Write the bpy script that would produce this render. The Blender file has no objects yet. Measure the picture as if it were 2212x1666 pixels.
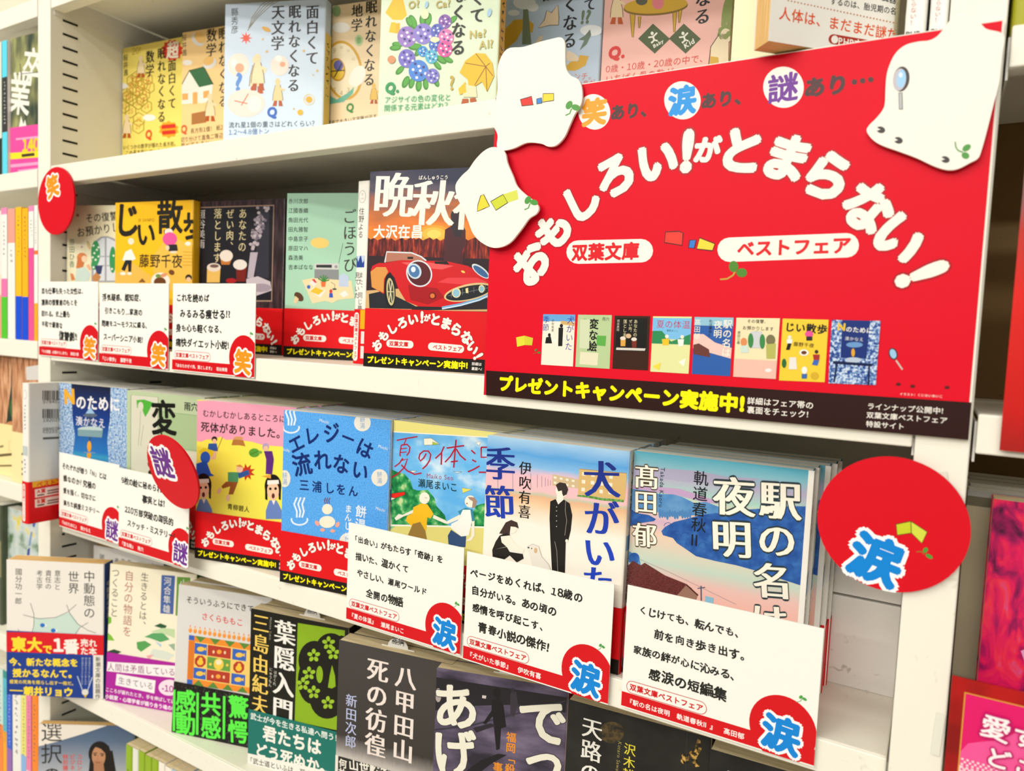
import bpy, math, random
from mathutils import Matrix, Vector
from mathutils.geometry import tessellate_polygon

random.seed(7)
sc = bpy.context.scene
COL = sc.collection
PI = math.pi

# ---------------------------------------------------------------- camera
FPX, IW, IH = 1564.05, 2212.0, 1666.0
CAM = Vector((0.0, -0.42, 1.35))
_yaw, _pit, _rol = math.radians(-30.41), math.radians(-3.88), math.radians(2.50)
_f = Vector((math.sin(_yaw)*math.cos(_pit), math.cos(_yaw)*math.cos(_pit), math.sin(_pit)))
_r = _f.cross(Vector((0, 0, 1))).normalized()
_u = _r.cross(_f)
CR = _r*math.cos(_rol) + _u*math.sin(_rol)
CU = -_r*math.sin(_rol) + _u*math.cos(_rol)
CF = _f
cam_d = bpy.data.cameras.new('camera')
cam_d.sensor_fit = 'HORIZONTAL'
cam_d.sensor_width = 36.0
cam_d.lens = FPX/IW*36.0
cam_d.clip_start = 0.01
cam_d.dof.use_dof = True
cam_d.dof.focus_distance = 0.50
cam_d.dof.aperture_fstop = 7.5
cam = bpy.data.objects.new('camera', cam_d)
COL.objects.link(cam)
m = Matrix.Identity(4)
for i in range(3):
    m[i][0], m[i][1], m[i][2], m[i][3] = CR[i], CU[i], -CF[i], CAM[i]
cam.matrix_world = m
sc.camera = cam

# ---------------------------------------------------------------- light
w = bpy.data.worlds.new('shop')
sc.world = w
w.use_nodes = True
bg = w.node_tree.nodes['Background']
bg.inputs[0].default_value = (1.0, 0.985, 0.95, 1)
bg.inputs[1].default_value = 0.30
def lamp(name, loc, size, size_y, power, rot=(0, 0, 0), col=(1, 0.97, 0.91)):
    l = bpy.data.lights.new(name, 'AREA')
    l.shape = 'RECTANGLE'; l.size = size; l.size_y = size_y; l.energy = power; l.color = col
    o = bpy.data.objects.new(name, l); COL.objects.link(o)
    o.location = loc; o.rotation_euler = rot
    return o
# rows of fluorescent fittings on the shop ceiling, along the bookcase; the farthest is an added fill
lamp('ceiling_lamp', (-0.55, -1.00, 2.75), 2.4, 0.16, 13, (0.25, 0, 0))
lamp('ceiling_lamp', (-0.30, -2.30, 2.75), 3.2, 0.16, 42, (0.55, 0, 0))
lamp('ceiling_lamp', (-0.50, -4.10, 2.70), 4.0, 0.16, 120, (0.95, 0, 0))  # extra far row, added to throw low frontal light on the page tops
lamp('ceiling_lamp', (-1.60, -1.70, 2.75), 2.0, 0.16, 36, (0.35, 0, 0), (1, 0.92, 0.79))
sc.view_settings.view_transform = 'Standard'
sc.view_settings.look = 'None'
sc.view_settings.gamma = 1.0
sc.view_settings.use_curve_mapping = False
sc.view_settings.exposure = -0.60

# ---------------------------------------------------------------- colours and materials
def s2l(c):
    c = c/255.0
    return c/12.92 if c <= 0.04045 else ((c+0.055)/1.055)**2.4
def rgb(h):
    h = h.lstrip('#')
    if len(h) == 3: h = ''.join(c*2 for c in h)
    return tuple(s2l(int(h[i:i+2], 16))*0.90 for i in (0, 2, 4)) + (1.0,)
_M = {}
def M(h, rough=0.36, spec=0.25):
    if not isinstance(h, str): return h
    k = (h, rough, spec)
    if k not in _M:
        mt = bpy.data.materials.new('ink_'+h.strip('#')); mt.use_nodes = True
        b = mt.node_tree.nodes['Principled BSDF']
        b.inputs['Base Color'].default_value = rgb(h)
        b.inputs['Roughness'].default_value = rough
        b.inputs['Specular IOR Level'].default_value = spec
        _M[k] = mt
    return _M[k]
def nmat(name, rough=0.38, spec=0.25):
    mt = bpy.data.materials.new(name); mt.use_nodes = True
    nt = mt.node_tree; b = nt.nodes['Principled BSDF']
    b.inputs['Roughness'].default_value = rough
    b.inputs['Specular IOR Level'].default_value = spec
    return mt, nt, b
def ramp(nt, stops):
    r = nt.nodes.new('ShaderNodeValToRGB'); e = r.color_ramp.elements
    while len(e) > 1: e.remove(e[-1])
    for i, (p, c) in enumerate(stops):
        q = e[0] if i == 0 else e.new(p)
        q.position = p; q.color = rgb(c) if isinstance(c, str) else c
    return r
def blot(name, stops, scale=60, detail=4, stretch=(1, 1, 1), rough=0.4, dist=0.0, bump=0.0):
    """printed painterly pattern: noise through a colour ramp"""
    mt, nt, b = nmat(name, rough)
    tc = nt.nodes.new('ShaderNodeTexCoord'); mp = nt.nodes.new('ShaderNodeMapping')
    mp.inputs['Scale'].default_value = stretch
    n = nt.nodes.new('ShaderNodeTexNoise'); n.inputs['Scale'].default_value = scale; n.inputs['Detail'].default_value = detail
    n.inputs['Distortion'].default_value = dist
    r = ramp(nt, stops); L = nt.links.new
    L(tc.outputs['Object'], mp.inputs[0]); L(mp.outputs[0], n.inputs['Vector']); L(n.outputs[0], r.inputs[0]); L(r.outputs[0], b.inputs['Base Color'])
    if bump:
        bp = nt.nodes.new('ShaderNodeBump'); bp.inputs['Strength'].default_value = bump; bp.inputs['Distance'].default_value = 0.0005
        L(n.outputs[0], bp.inputs['Height']); L(bp.outputs[0], b.inputs['Normal'])
    return mt
def vgrad(name, stops, z0, z1, noise=0.0, scale=40, stretch=(1, 1, 1), rough=0.4):
    """printed picture whose colours change up the page; stops from the bottom (z0) to the top (z1), metres"""
    mt, nt, b = nmat(name, rough); L = nt.links.new
    tc = nt.nodes.new('ShaderNodeTexCoord'); sp = nt.nodes.new('ShaderNodeSeparateXYZ')
    mr = nt.nodes.new('ShaderNodeMapRange'); mr.inputs[1].default_value = z0; mr.inputs[2].default_value = z1
    L(tc.outputs['Object'], sp.inputs[0]); L(sp.outputs[2], mr.inputs[0])
    r = ramp(nt, stops); src = mr.outputs[0]
    if noise:
        mp = nt.nodes.new('ShaderNodeMapping'); mp.inputs['Scale'].default_value = stretch
        n = nt.nodes.new('ShaderNodeTexNoise'); n.inputs['Scale'].default_value = scale; n.inputs['Detail'].default_value = 4
        L(tc.outputs['Object'], mp.inputs[0]); L(mp.outputs[0], n.inputs['Vector'])
        a = nt.nodes.new('ShaderNodeMath'); a.operation = 'MULTIPLY_ADD'; a.inputs[1].default_value = noise; L(n.outputs[0], a.inputs[0]); L(src, a.inputs[2])
        s = nt.nodes.new('ShaderNodeMath'); s.operation = 'SUBTRACT'; s.inputs[1].default_value = noise*0.5; L(a.outputs[0], s.inputs[0]); src = s.outputs[0]
    L(src, r.inputs[0]); L(r.outputs[0], b.inputs['Base Color'])
    return mt

def paint(name, base, speck, rough=0.42):
    """enamelled steel with faint scuffs"""
    mt, nt, b = nmat(name, rough, 0.4); L = nt.links.new
    tc = nt.nodes.new('ShaderNodeTexCoord')
    n = nt.nodes.new('ShaderNodeTexNoise'); n.inputs['Scale'].default_value = 9; n.inputs['Detail'].default_value = 3
    r = ramp(nt, [(0.3, base), (0.7, tuple(min(1, c*1.03) for c in rgb(base)[:3])+(1,))])
    n2 = nt.nodes.new('ShaderNodeTexNoise'); n2.inputs['Scale'].default_value = 150; n2.inputs['Detail'].default_value = 6; n2.inputs['Distortion'].default_value = 1.2
    n3 = nt.nodes.new('ShaderNodeTexNoise'); n3.inputs['Scale'].default_value = 16; n3.inputs['Detail'].default_value = 2
    r2 = ramp(nt, [(0.64, (0, 0, 0, 1)), (0.74, (1, 1, 1, 1))]); r3 = ramp(nt, [(0.5, (0, 0, 0, 1)), (0.66, (0.5, 0.5, 0.5, 1))])
    mu = nt.nodes.new('ShaderNodeMath'); mu.operation = 'MULTIPLY'
    mx = nt.nodes.new('ShaderNodeMix'); mx.data_type = 'RGBA'
    for q in (n, n2, n3): L(tc.outputs['Object'], q.inputs['Vector'])
    L(n.outputs[0], r.inputs[0]); L(n2.outputs[0], r2.inputs[0]); L(n3.outputs[0], r3.inputs[0])
    L(r2.outputs[0], mu.inputs[0]); L(r3.outputs[0], mu.inputs[1]); L(mu.outputs[0], mx.inputs[0])
    L(r.outputs[0], mx.inputs[6]); mx.inputs[7].default_value = rgb(speck); L(mx.outputs[2], b.inputs['Base Color'])
    return mt
def pages(name, c1, c2):
    """cut edges of a stack of paper: fine streaks across the thickness"""
    mt, nt, b = nmat(name, 0.75, 0.15); L = nt.links.new
    tc = nt.nodes.new('ShaderNodeTexCoord'); mp = nt.nodes.new('ShaderNodeMapping'); mp.inputs['Scale'].default_value = (30, 2600, 30)
    n = nt.nodes.new('ShaderNodeTexNoise'); n.inputs['Scale'].default_value = 1.0; n.inputs['Detail'].default_value = 2
    r = ramp(nt, [(0.35, c2), (0.6, c1)])
    L(tc.outputs['Object'], mp.inputs[0]); L(mp.outputs[0], n.inputs['Vector']); L(n.outputs[0], r.inputs[0]); L(r.outputs[0], b.inputs['Base Color'])
    return mt
WHITE = paint('cream_enamel', '#f2efe2', '#8a8068')
WHITE2 = paint('grey_white_enamel', '#ece9e2', '#8a8474')
BACKM = paint('back_enamel', '#e2dcc8', '#8a8068', 0.5)
BROWN = paint('brown_back', '#8a6a38', '#4a3818', 0.6)  # brown tone on the right bay's back panel
PG_W = pages('white_paper_edges', '#fffdf4', '#efe9da')
PG_C = pages('cream_paper_edges', '#f3e3bd', '#d2b988')
PG_O = pages('aged_paper_edges', '#eec888', '#d0a060')
SLOT_DARK = M('#141008', 0.8, 0.1)

# ---------------------------------------------------------------- object helpers
def mesh(name, vs, fs, mat, parent=None, smooth=False):
    me = bpy.data.meshes.new(name); me.from_pydata([tuple(v) for v in vs], [], fs); me.update()
    for q in (mat if isinstance(mat, (list, tuple)) else [mat]): me.materials.append(M(q))
    if smooth: me.polygons.foreach_set('use_smooth', [True]*len(me.polygons))
    o = bpy.data.objects.new(name, me); COL.objects.link(o)
    if parent: o.parent = parent
    return o
BF = [(0, 3, 2, 1), (4, 5, 6, 7), (0, 1, 5, 4), (1, 2, 6, 5), (2, 3, 7, 6), (3, 0, 4, 7)]
def boxv(x0, x1, y0, y1, z0, z1):
    return [(x0, y0, z0), (x1, y0, z0), (x1, y1, z0), (x0, y1, z0), (x0, y0, z1), (x1, y0, z1), (x1, y1, z1), (x0, y1, z1)]
def boxes(name, bl, mat, parent=None, bevel=0.0):
    vs, fs = [], []
    for b in bl:
        k = len(vs); vs += boxv(*b); fs += [tuple(i+k for i in f) for f in BF]
    o = mesh(name, vs, fs, mat, parent)
    if bevel:
        bv = o.modifiers.new('edge', 'BEVEL'); bv.width = bevel; bv.segments = 2; bv.limit_method = 'ANGLE'
    return o
def tag(o, label, cat, group=None, kind=None):
    if label: o['label'] = label
    if cat: o['category'] = cat
    if group: o['group'] = group
    if kind: o['kind'] = kind
    return o
def empty(name, Mw):
    o = bpy.data.objects.new(name, None); COL.objects.link(o); o.empty_display_size = 0.02
    o.matrix_world = Mw
    return o
def pose(x, y, z, yaw=0, lean=0, roll=0):
    return Matrix.Translation((x, y, z)) @ Matrix.Rotation(math.radians(yaw), 4, 'Z') @ Matrix.Rotation(-math.radians(lean), 4, 'X') @ Matrix.Rotation(math.radians(roll), 4, 'Y')
def copy_tree(o, parent=None):
    c = o.copy(); COL.objects.link(c)
    if parent: c.parent = parent
    for ch in list(o.children): copy_tree(ch, c)
    return c

# ---------------------------------------------------------------- flat print: text and shapes laid on a face
CANV = []
DIG = {48+k: 0xFF10+k for k in range(10)}
class Cv:
    """A printed face. Points are given in the pixels of a view of the photograph (z() sets which) and
    land on the face of the thing where it stands, or directly in millimetres from the top left corner (mm())."""
    def __init__(s, parent, name, wd, ht, Mw=None, off=0.00006, side=None):
        s.W, s.H, s.off, s.side = wd*1000.0, ht*1000.0, off, side
        s.Mi = (Mw if Mw is not None else parent.matrix_world).inverted()
        s.ops = []; s.mats = []; s.f = None
        s.me = bpy.data.meshes.new(name)
        s.ob = bpy.data.objects.new(name, s.me); COL.objects.link(s.ob); s.ob.parent = parent
        CANV.append(s)
    def mm(s): s.f = None; return s
    def z(s, x0, y0, k): s.f = (x0, y0, k); return s
    def p(s, x, y):
        if s.f is None: return (x, y)
        px, py = s.f[0]+x/s.f[2], s.f[1]+y/s.f[2]
        d = CF + CR*((px-IW/2)/FPX) + CU*(-(py-IH/2)/FPX)
        a = s.Mi @ CAM; b = s.Mi.to_3x3() @ d
        if s.side is None:
            t = -a.y/b.y; q = a+b*t
            return (q.x*1000, s.H-q.z*1000)
        t = (s.side-a.x)/b.x; q = a+b*t
        return (q.y*1000, s.H-q.z*1000)
    def mi(s, c):
        c = M(c)
        if c not in s.mats: s.mats.append(c)
        return s.mats.index(c)
    def poly(s, pts, c): s.ops.append(('p', [s.p(*q) for q in pts], s.mi(c))); return s
    def rect(s, x0, y0, x1, y1, c): return s.poly([(x0, y0), (x1, y0), (x1, y1), (x0, y1)], c)
    def fill(s, c):
        s.ops.append(('p', [(0, 0), (s.W, 0), (s.W, s.H), (0, s.H)], s.mi(c))); return s
    def band(s, y0, y1, c):
        s.ops.append(('p', [(0, y0), (s.W, y0), (s.W, y1), (0, y1)], s.mi(c))); return s
    def e(s, cx, cy, rx, ry, c, rot=0, n=24):
        a = math.radians(rot); ca, sa = math.cos(a), math.sin(a); P = []
        for i in range(n):
            t = 2*PI*i/n; x, y = rx*math.cos(t), ry*math.sin(t)
            P.append((cx+x*ca+y*sa, cy-x*sa+y*ca))
        return s.poly(P, c)
    def cap(s, x0, y0, x1, y1, r, c):
        d = math.hypot(x1-x0, y1-y0); ux, uy = (x1-x0)/d, (y1-y0)/d; a0 = math.atan2(uy, ux); P = []
        for i in range(9):
            t = a0-PI/2+PI*i/8; P.append((x1+r*math.cos(t), y1+r*math.sin(t)))
        for i in range(9):
            t = a0+PI/2+PI*i/8; P.append((x0+r*math.cos(t), y0+r*math.sin(t)))
        return s.poly(P, c)
    def l(s, pts, wd, c, close=False):
        """stroke"""
        P = [Vector(q) for q in pts]
        if close: P.append(P[0])
        n = len(P); A, B = [], []
        for i in range(n):
            d = (P[min(i+1, n-1)]-P[max(i-1, 0)])
            if close and i in (0, n-1): d = P[1]-P[n-2]
            d = d.normalized() if d.length > 1e-9 else Vector((1, 0))
            k = Vector((-d.y, d.x))*wd*0.5; A.append(P[i]+k); B.append(P[i]-k)
        i = s.mi(c)
        for j in range(n-1):
            s.ops.append(('p', [s.p(*q) for q in (A[j], A[j+1], B[j+1], B[j])], i, j > 0))
        return s
    def t(s, txt, x0, y0, x1, y1, c, w=0.0, v=False, a=1.0, j=0.0, hal=None, mode='r', fill=0.97):
        """run of text along the middle line (x0,y0)-(x1,y1); v: top to bottom"""
        p0, p1 = s.p(x0, y0), s.p(x1, y1); txt = txt.translate(DIG)
        i = s.mi(c); hi = s.mi(hal[0]) if hal else 0
        s.ops.append(('t', txt, (p0[0], -p0[1]), (p1[0], -p1[1]), i, w, v, a, j, (hi, hal[1]) if hal else None, mode, fill)); return s
    def g(s, ch, cx, cy, size, rot, c, w=0.0, hal=None, a=1.0, mode='r'):
        """one character centred on (cx,cy); rot counter-clockwise"""
        r = math.radians(rot); hx, hy = math.cos(r)*size/2, math.sin(r)*size/2
        return s.t(ch, cx-hx, cy+hy, cx+hx, cy-hy, c, w, False, a, 0, hal, mode, 1.0)
GL = {}
def load_glyphs():
    chars = sorted({ch for c in CANV for o in c.ops if o[0] == 't' for ch in o[1] if not ch.isspace()})
    cu = bpy.data.curves.new('glyphs', 'FONT'); cu.body = '\n'.join(chars); cu.resolution_u = 3; cu.space_line = 2
    o = bpy.data.objects.new('glyphs', cu); COL.objects.link(o)
    me = bpy.data.meshes.new_from_object(o.evaluated_get(bpy.context.evaluated_depsgraph_get()))
    idx = {}
    for v in me.vertices:
        r = round((0.36-v.co.y)/2.0)
        ent = GL.setdefault(chars[r], ([], [])); idx[v.index] = (r, len(ent[0])); ent[0].append((v.co.x, v.co.y+2.0*r))
    for p in me.polygons:
        q = [idx[i] for i in p.vertices]; GL[chars[q[0][0]]][1].append(tuple(k[1] for k in q))
    bpy.data.objects.remove(o); bpy.data.curves.remove(cu); bpy.data.meshes.remove(me)
def adv(ch):
    if ch == ' ': return 0.35
    if ch == '\u3000': return 1.0
    if 0xFF10 <= ord(ch) <= 0xFF19: return 0.62
    if ord(ch) < 0x250: return max(q[0] for q in GL[ch][0])+0.09
    return 1.0
def clip(poly, W, H):
    for ax, lim, sg in ((0, 0.0, 1), (0, W, -1), (1, 0.0, 1), (1, H, -1)):
        out = []; n = len(poly)
        for i in range(n):
            a, b = poly[i], poly[(i+1) % n]
            ia, ib = (a[ax]-lim)*sg >= 0, (b[ax]-lim)*sg >= 0
            if ia: out.append(a)
            if ia != ib:
                t = (lim-a[ax])/(b[ax]-a[ax]); out.append((a[0]+(b[0]-a[0])*t, a[1]+(b[1]-a[1])*t))
        poly = out
        if len(poly) < 3: return []
    return poly
def flush(s):
    V, F, I = [], [], []; lay = 0; sub = 0.0
    def put(tri_pts, mi):
        k = len(V); d = s.off+(lay+sub)*3.0e-6
        for x, y in tri_pts:
            V.append((x/1000, -d, (s.H-y)/1000) if s.side is None else (s.side+d, x/1000, (s.H-y)/1000))
        F.append(tuple(range(k, k+len(tri_pts)))); I.append(mi)
    def tri(P, mi):
        if all(0 <= q[0] <= s.W and 0 <= q[1] <= s.H for q in P): put(P, mi); return
        c = clip(P, s.W, s.H)
        if c: put(c, mi)
    for o in s.ops:
        if o[0] == 'p':
            if len(o) < 4 or not o[3]: lay += 1; sub = 0.0
            else: sub = (sub+0.4) % 1.2
            P = o[1]
            for t in tessellate_polygon([[Vector((q[0], q[1], 0)) for q in P]]): tri([P[i] for i in t], o[2])
            continue
        _, txt, p0, p1, mi, w, ver, asp, jit, hal, mode, fl = o
        d = Vector(p1)-Vector(p0); L = d.length; d = d/L if L else Vector((1, 0))
        if ver: ey = -d; ex = Vector((ey.y, -ey.x))
        else: ex = d; ey = Vector((-d.y, d.x))
        av = [1.0 if ver else adv(ch) for ch in txt]; sz = L/sum(av)
        passes = []; lay += 1; sub = 0.0
        if hal: passes.append((hal[0], hal[1], 12, 'r'))
        passes.append((mi, w, 0, mode))
        for m_i, ww, nn, md in passes:
            top = 6.0 if hal and m_i == mi and ww == w else 0.0
            if ww <= 0: offs = [(0, 0)]
            elif md == 'm': offs = [(-ww, 0), (0, 0), (ww, 0)]
            else:
                nn = nn or (8 if sz > 5 else 4)
                offs = [(ww*math.cos(2*PI*k/nn+0.4), ww*math.sin(2*PI*k/nn+0.4)) for k in range(nn)]
                if nn == 4: offs.append((0, 0))
            rnd = random.Random(len(txt)*31+int(L*10)); acc = 0.0
            for ch, ad in zip(txt, av):
                c0 = Vector(p0)+d*((acc+ad/2)*sz); acc += ad
                if ch not in GL: continue
                vs, fs = GL[ch]; cx, cy = (0.5, 0.38) if ord(ch) >= 0x250 else ((ad-0.09)/2+0.02, 0.34)
                if ver and ord(ch) < 0x250: cx = max(q[0] for q in vs)/2
                k = sz*fl; rot = 0.0; ox = oy = 0.0
                if jit: rot = rnd.uniform(-1, 1)*jit; k *= 1+rnd.uniform(-1, 1)*jit*0.8; ox, oy = rnd.uniform(-1, 1)*jit*0.25, rnd.uniform(-1, 1)*jit*0.3
                if ver and ch in 'ー…「」（）『』〜': rot -= PI/2
                if ver and ch in '、。': ox += 0.55; oy += 0.55
                cr, sr = math.cos(rot), math.sin(rot)
                loc = []
                for dx, dy in offs:
                    for gx, gy in vs:
                        x, y = gx-cx+dx+ox, gy-cy+dy+oy
                        x, y = x*cr-y*sr, x*sr+y*cr
                        if ver: x *= asp
                        else: y *= asp
                        q = c0+ex*(x*k)+ey*(y*k); loc.append((q.x, -q.y))
                nv = len(vs)
                for r in range(len(offs)):
                    sub = top+r*0.4
                    for f in fs: tri([loc[r*nv+i] for i in f], m_i)
    s.me.from_pydata(V, [], F); s.me.update()
    for q in s.mats: s.me.materials.append(q)
    s.me.polygons.foreach_set('material_index', I); s.me.update()

# ---------------------------------------------------------------- books and cards
def rounded(path, r, n=4):
    out = [Vector(path[0])]
    for i in range(1, len(path)-1):
        a, b, c = Vector(path[i-1]), Vector(path[i]), Vector(path[i+1])
        u, v = (a-b).normalized(), (c-b).normalized(); s, e = b+u*r, b+v*r
        for k in range(n+1):
            t = k/n; out.append((1-t)**2*s+2*t*(1-t)*b+t*t*e)
    out.append(Vector(path[-1]))
    return out
def shell(name, path, th, z0, z1, mat, parent, grow=0.0):
    """folded sheet of card standing upright: path is its outer line seen from above"""
    n = len(path); nr = []
    for i in range(n):
        d = (path[min(i+1, n-1)]-path[max(i-1, 0)]).normalized(); nr.append(Vector((-d.y, d.x)))
    cen = sum(path, Vector((0, 0)))/n
    sg = 1 if sum((cen-p).dot(k) for p, k in zip(path, nr)) > 0 else -1
    outer = [p-k*sg*grow for p, k in zip(path, nr)]; inner = [p+k*sg*(th) for p, k in zip(outer, nr)]
    vs, fs = [], []
    for z in (z0, z1):
        vs += [(p.x, p.y, z) for p in outer]; vs += [(p.x, p.y, z) for p in inner]
    T = 2*n
    for i in range(n-1):
        fs += [(i, i+1, T+i+1, T+i), (n+i+1, n+i, T+n+i, T+n+i+1), (T+i, T+i+1, T+n+i+1, T+n+i), (i+1, i, n+i, n+i+1)]
    fs += [(0, T, T+n, n), (n-1, 2*n-1, T+2*n-1, T+n-1)]
    return mesh(name, vs, fs, mat, parent)
TH = 0.00028
def book(Mw, label, w=0.105, h=0.148, t=0.012, col='#ffffff', pg=None, spine='R', group='paperbacks on the shelves', name='paperback_book', band=None, tab=None, cat='book'):
    """one paperback; the face the photo shows is local y=0, x to the right, z up"""
    pg = pg or PG_W
    root = empty(name, Mw); tag(root, label, cat, group)
    if spine == 'R': path = [(0, 0), (w, 0), (w, t), (0, t)]; pb = (0.0006, w-0.0009, TH, t-TH)
    elif spine == 'L': path = [(w, 0), (0, 0), (0, t), (w, t)]; pb = (0.0009, w-0.0006, TH, t-TH)
    else: path = [(0, t), (0, 0), (w, 0), (w, t)]; pb = (TH, w-TH, 0.0009, t-0.0006)
    path = rounded([Vector(q) for q in path], min(0.0022, w*0.3, t*0.3))
    root['_path'] = 0
    cov = shell('cover', path, TH, 0, h, col, root)
    boxes('page_block', [(*pb, 0.0002, h-0.0001)], pg, root)
    bd = None
    if band: bd = shell('paper_band', path, 0.0002, 0.0, band[0], band[1], root, grow=0.0006)
    if tab:
        # sales slip standing up out of the page block
        tx, tw, txt = tab; n = 10; P = [(tx-tw*1.6, 0), (tx+tw*1.6, 0), (tx+tw*1.6, 0.0012), (tx+tw, 0.0012)]
        P += [(tx+tw*math.cos(PI*k/n), 0.0012+0.0075*math.sin(PI*k/n)) for k in range(1, n)] + [(tx-tw, 0.0012), (tx-tw*1.6, 0.0012)]
        sl = flat('slip', [(q[0]*1000, -q[1]*1000) for q in P], 0.0, 0.0003, '#f2f0ea', root, Matrix.Translation((0, t*0.45, h-0.0004)))
        c = Cv(sl, 'slip_print', 0.105, 0.012, Mw=root.matrix_world)
        sl['_h'] = 0
        for k, line in enumerate(txt): c.t(line, (tx-tw*0.62)*1000, 4.6+k*2.3, (tx+tw*0.62)*1000, 4.6+k*2.3, '#333', 0.02)
        c.ob.location = (0, 0, 0)
    del root['_path']
    return root, cov, bd
def flat(name, pts, h, th, mat, parent=None, local=None):
    """sheet cut to the outline pts (mm, y down from the top of height h), front at y=0, thickness th behind"""
    P = [(q[0]/1000, h-q[1]/1000) for q in pts]; n = len(P)
    vs = [(x, 0, z) for x, z in P]+[(x, th, z) for x, z in P]
    tr = tessellate_polygon([[Vector((x, z, 0)) for x, z in P]])
    fs = [tuple(t) for t in tr]+[tuple(n+i for i in reversed(t)) for t in tr]+[(i, n+i, n+(i+1) % n, (i+1) % n) for i in range(n)]
    o = mesh(name, vs, fs, mat, parent)
    if local is not None: o.matrix_local = local
    return o
def pile(root, n, step, label, yaw_j=1.0, x_j=0.0015, dx=0.0, yaw=0.0):
    """more copies of a book standing one behind the other"""
    ords = ['second', 'third', 'fourth', 'fifth', 'sixth', 'seventh']
    rnd = random.Random(len(label)); base = root.matrix_world.copy(); out = []
    for k in range(1, n):
        c = copy_tree(root)
        ya = base.to_euler().z
        c.matrix_world = Matrix.Translation((dx*k+rnd.uniform(-1, 1)*x_j, step*k/math.cos(ya)+0.0002*k, 0)) @ base @ Matrix.Rotation(math.radians(yaw+rnd.uniform(-1, 1)*yaw_j*0.3), 4, 'Z')
        c['label'] = label % ords[k-1]
        out.append(c)
    return out
# ================================================================ the bookcase
XL, XR, YB = -0.8257, -0.0077, 0.165          # inner faces of the middle bay, its back
def board(parent, x0, x1, yf, top, m=WHITE):
    return boxes('shelf_board', [(x0, x1, yf, yf+0.0018, top-0.0195, top), (x0, x1, yf+0.0018, YB, top-0.0022, top), (x0, x1, yf+0.0018, yf+0.014, top-0.0195, top-0.0175)], m, parent, 0.0009)
def bay(name, label, x0, x1, boards, back=BACKM, bracket=True):
    e = empty(name, Matrix.Translation(((x0+x1)/2, 0.08, 0.0))); tag(e, label, 'bookcase')
    def loc(o): o.matrix_parent_inverse = e.matrix_world.inverted(); return o
    loc(boxes('back_panel', [(x0, x1, YB, YB+0.004, 0.0, 2.05)], back, e))
    for top, yf in boards:
        b = loc(board(e, x0+0.0012, x1-0.0012, yf, top))
        if bracket:
            for xa, xb in ((x0+0.0002, x0+0.0012), (x1-0.0012, x1-0.0002)):
                loc(boxes('bracket', [(xa, xb, yf+0.004, YB-0.02, top-0.024, top-0.004)], WHITE2, e))
    return e
mid = bay('bookcase', 'cream steel bookcase bay holding the red campaign sign', XL, XR,
          [(1.690, 0.0), (1.509, 0.0), (1.322, 0.0), (1.1314, 0.012), (0.942, 0.012), (0.753, 0.012)])
lef = bay('bookcase', 'neighbouring cream bookcase bay at the left edge', -1.45, -0.8505,
          [(1.6865, 0.0), (1.5080, 0.0), (1.322, 0.0), (1.157, 0.0), (0.972, 0.0), (0.775, 0.0)])
rig = bay('bookcase', 'neighbouring bookcase bay with a dark brown inside, at the right edge', 0.0172, 0.62,
          [(1.5066, 0.0), (1.322, 0.0), (1.125, 0.006)], BROWN)
def upright(x0, x1, label, slots):
    e = empty('bookcase_upright', Matrix.Translation(((x0+x1)/2, 0.08, 0.0))); tag(e, label, 'upright')
    p = boxes('post', [(x0, x1, 0.0, YB+0.004, 0.0, 2.05)], WHITE, e, 0.0008); p.matrix_parent_inverse = e.matrix_world.inverted()
    if slots:
        base = None
        zs = [1.6637-0.01388*k for k in range(66)]
        for yc in (0.0205, 0.1225):
            for z in zs:
                if base is None:
                    base = boxes('slot', [(0.0, 0.00025, -0.0078, 0.0078, -0.0011, 0.0011)], SLOT_DARK, p)  # thin dark plate on the surface, coloured like the shade inside a slot
                    s = base
                else:
                    s = base.copy(); COL.objects.link(s)
                s.parent = p; s.location = (x1, yc, z)
    return e
upright(-0.850, XL, 'cream slotted steel upright between the left and middle bays', True)
upright(-1.4755, -1.4510, 'cream end upright at the far left of the left bay', False)
upright(0.6210, 0.6455, 'cream end upright at the far right of the right bay', False)
upright(XR, 0.0162, 'cream steel upright with tape scraps to the right of the sign', False)
fl = boxes('floor', [(-5.0, 4.0, -4.5, 0.26, -0.02, 0.0)], paint('floor_vinyl', '#d8d2c4', '#a89a80', 0.5)); fl['kind'] = 'structure'
for nm, b, q in (('wall_back', (-5.0, 4.0, 0.18, 0.26, 0.0, 2.84), '#dcd8cc'), ('ceiling', (-5.0, 4.0, -4.5, 0.26, 2.84, 2.90), '#eeeae0')):
    o = boxes(nm, [b], paint(nm+'_paint', q, '#b8b0a0', 0.7)); o['kind'] = 'structure'
# bits of clear tape left on the right upright
for (x, z, wd, ht, an, lb) in ((0.0095, 1.262, 0.0042, 0.040, 2, 'long strip of clear tape stuck down the right upright'), (0.002, 1.288, 0.012, 0.006, -12, 'scrap of clear tape above the round red tag'), (0.013, 1.158, 0.004, 0.022, 3, 'peeling rough tape mark low on the right upright')):
    o = boxes('tape_strip', [(-wd/2, wd/2, -0.0003, 0.0, -ht/2, ht/2)], M('#e9e8dc', 0.2, 0.6)); o.location = (x, -0.0004, z); o.rotation_euler = (0, math.radians(an), 0)
    tag(o, lb, 'tape', 'tape scraps on the upright')
for z0, z1, lb in ((1.1314, 1.1905, 'plain off-white riser box behind the books, lower of two'), (1.1919, 1.252, 'plain off-white riser box behind the books, upper of two')):
    o = boxes('riser_box', [(-0.36, -0.0095, 0.0912, 0.160, z0, z1)], WHITE2, None, 0.0006); tag(o, lb, 'box', 'riser boxes')

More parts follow.
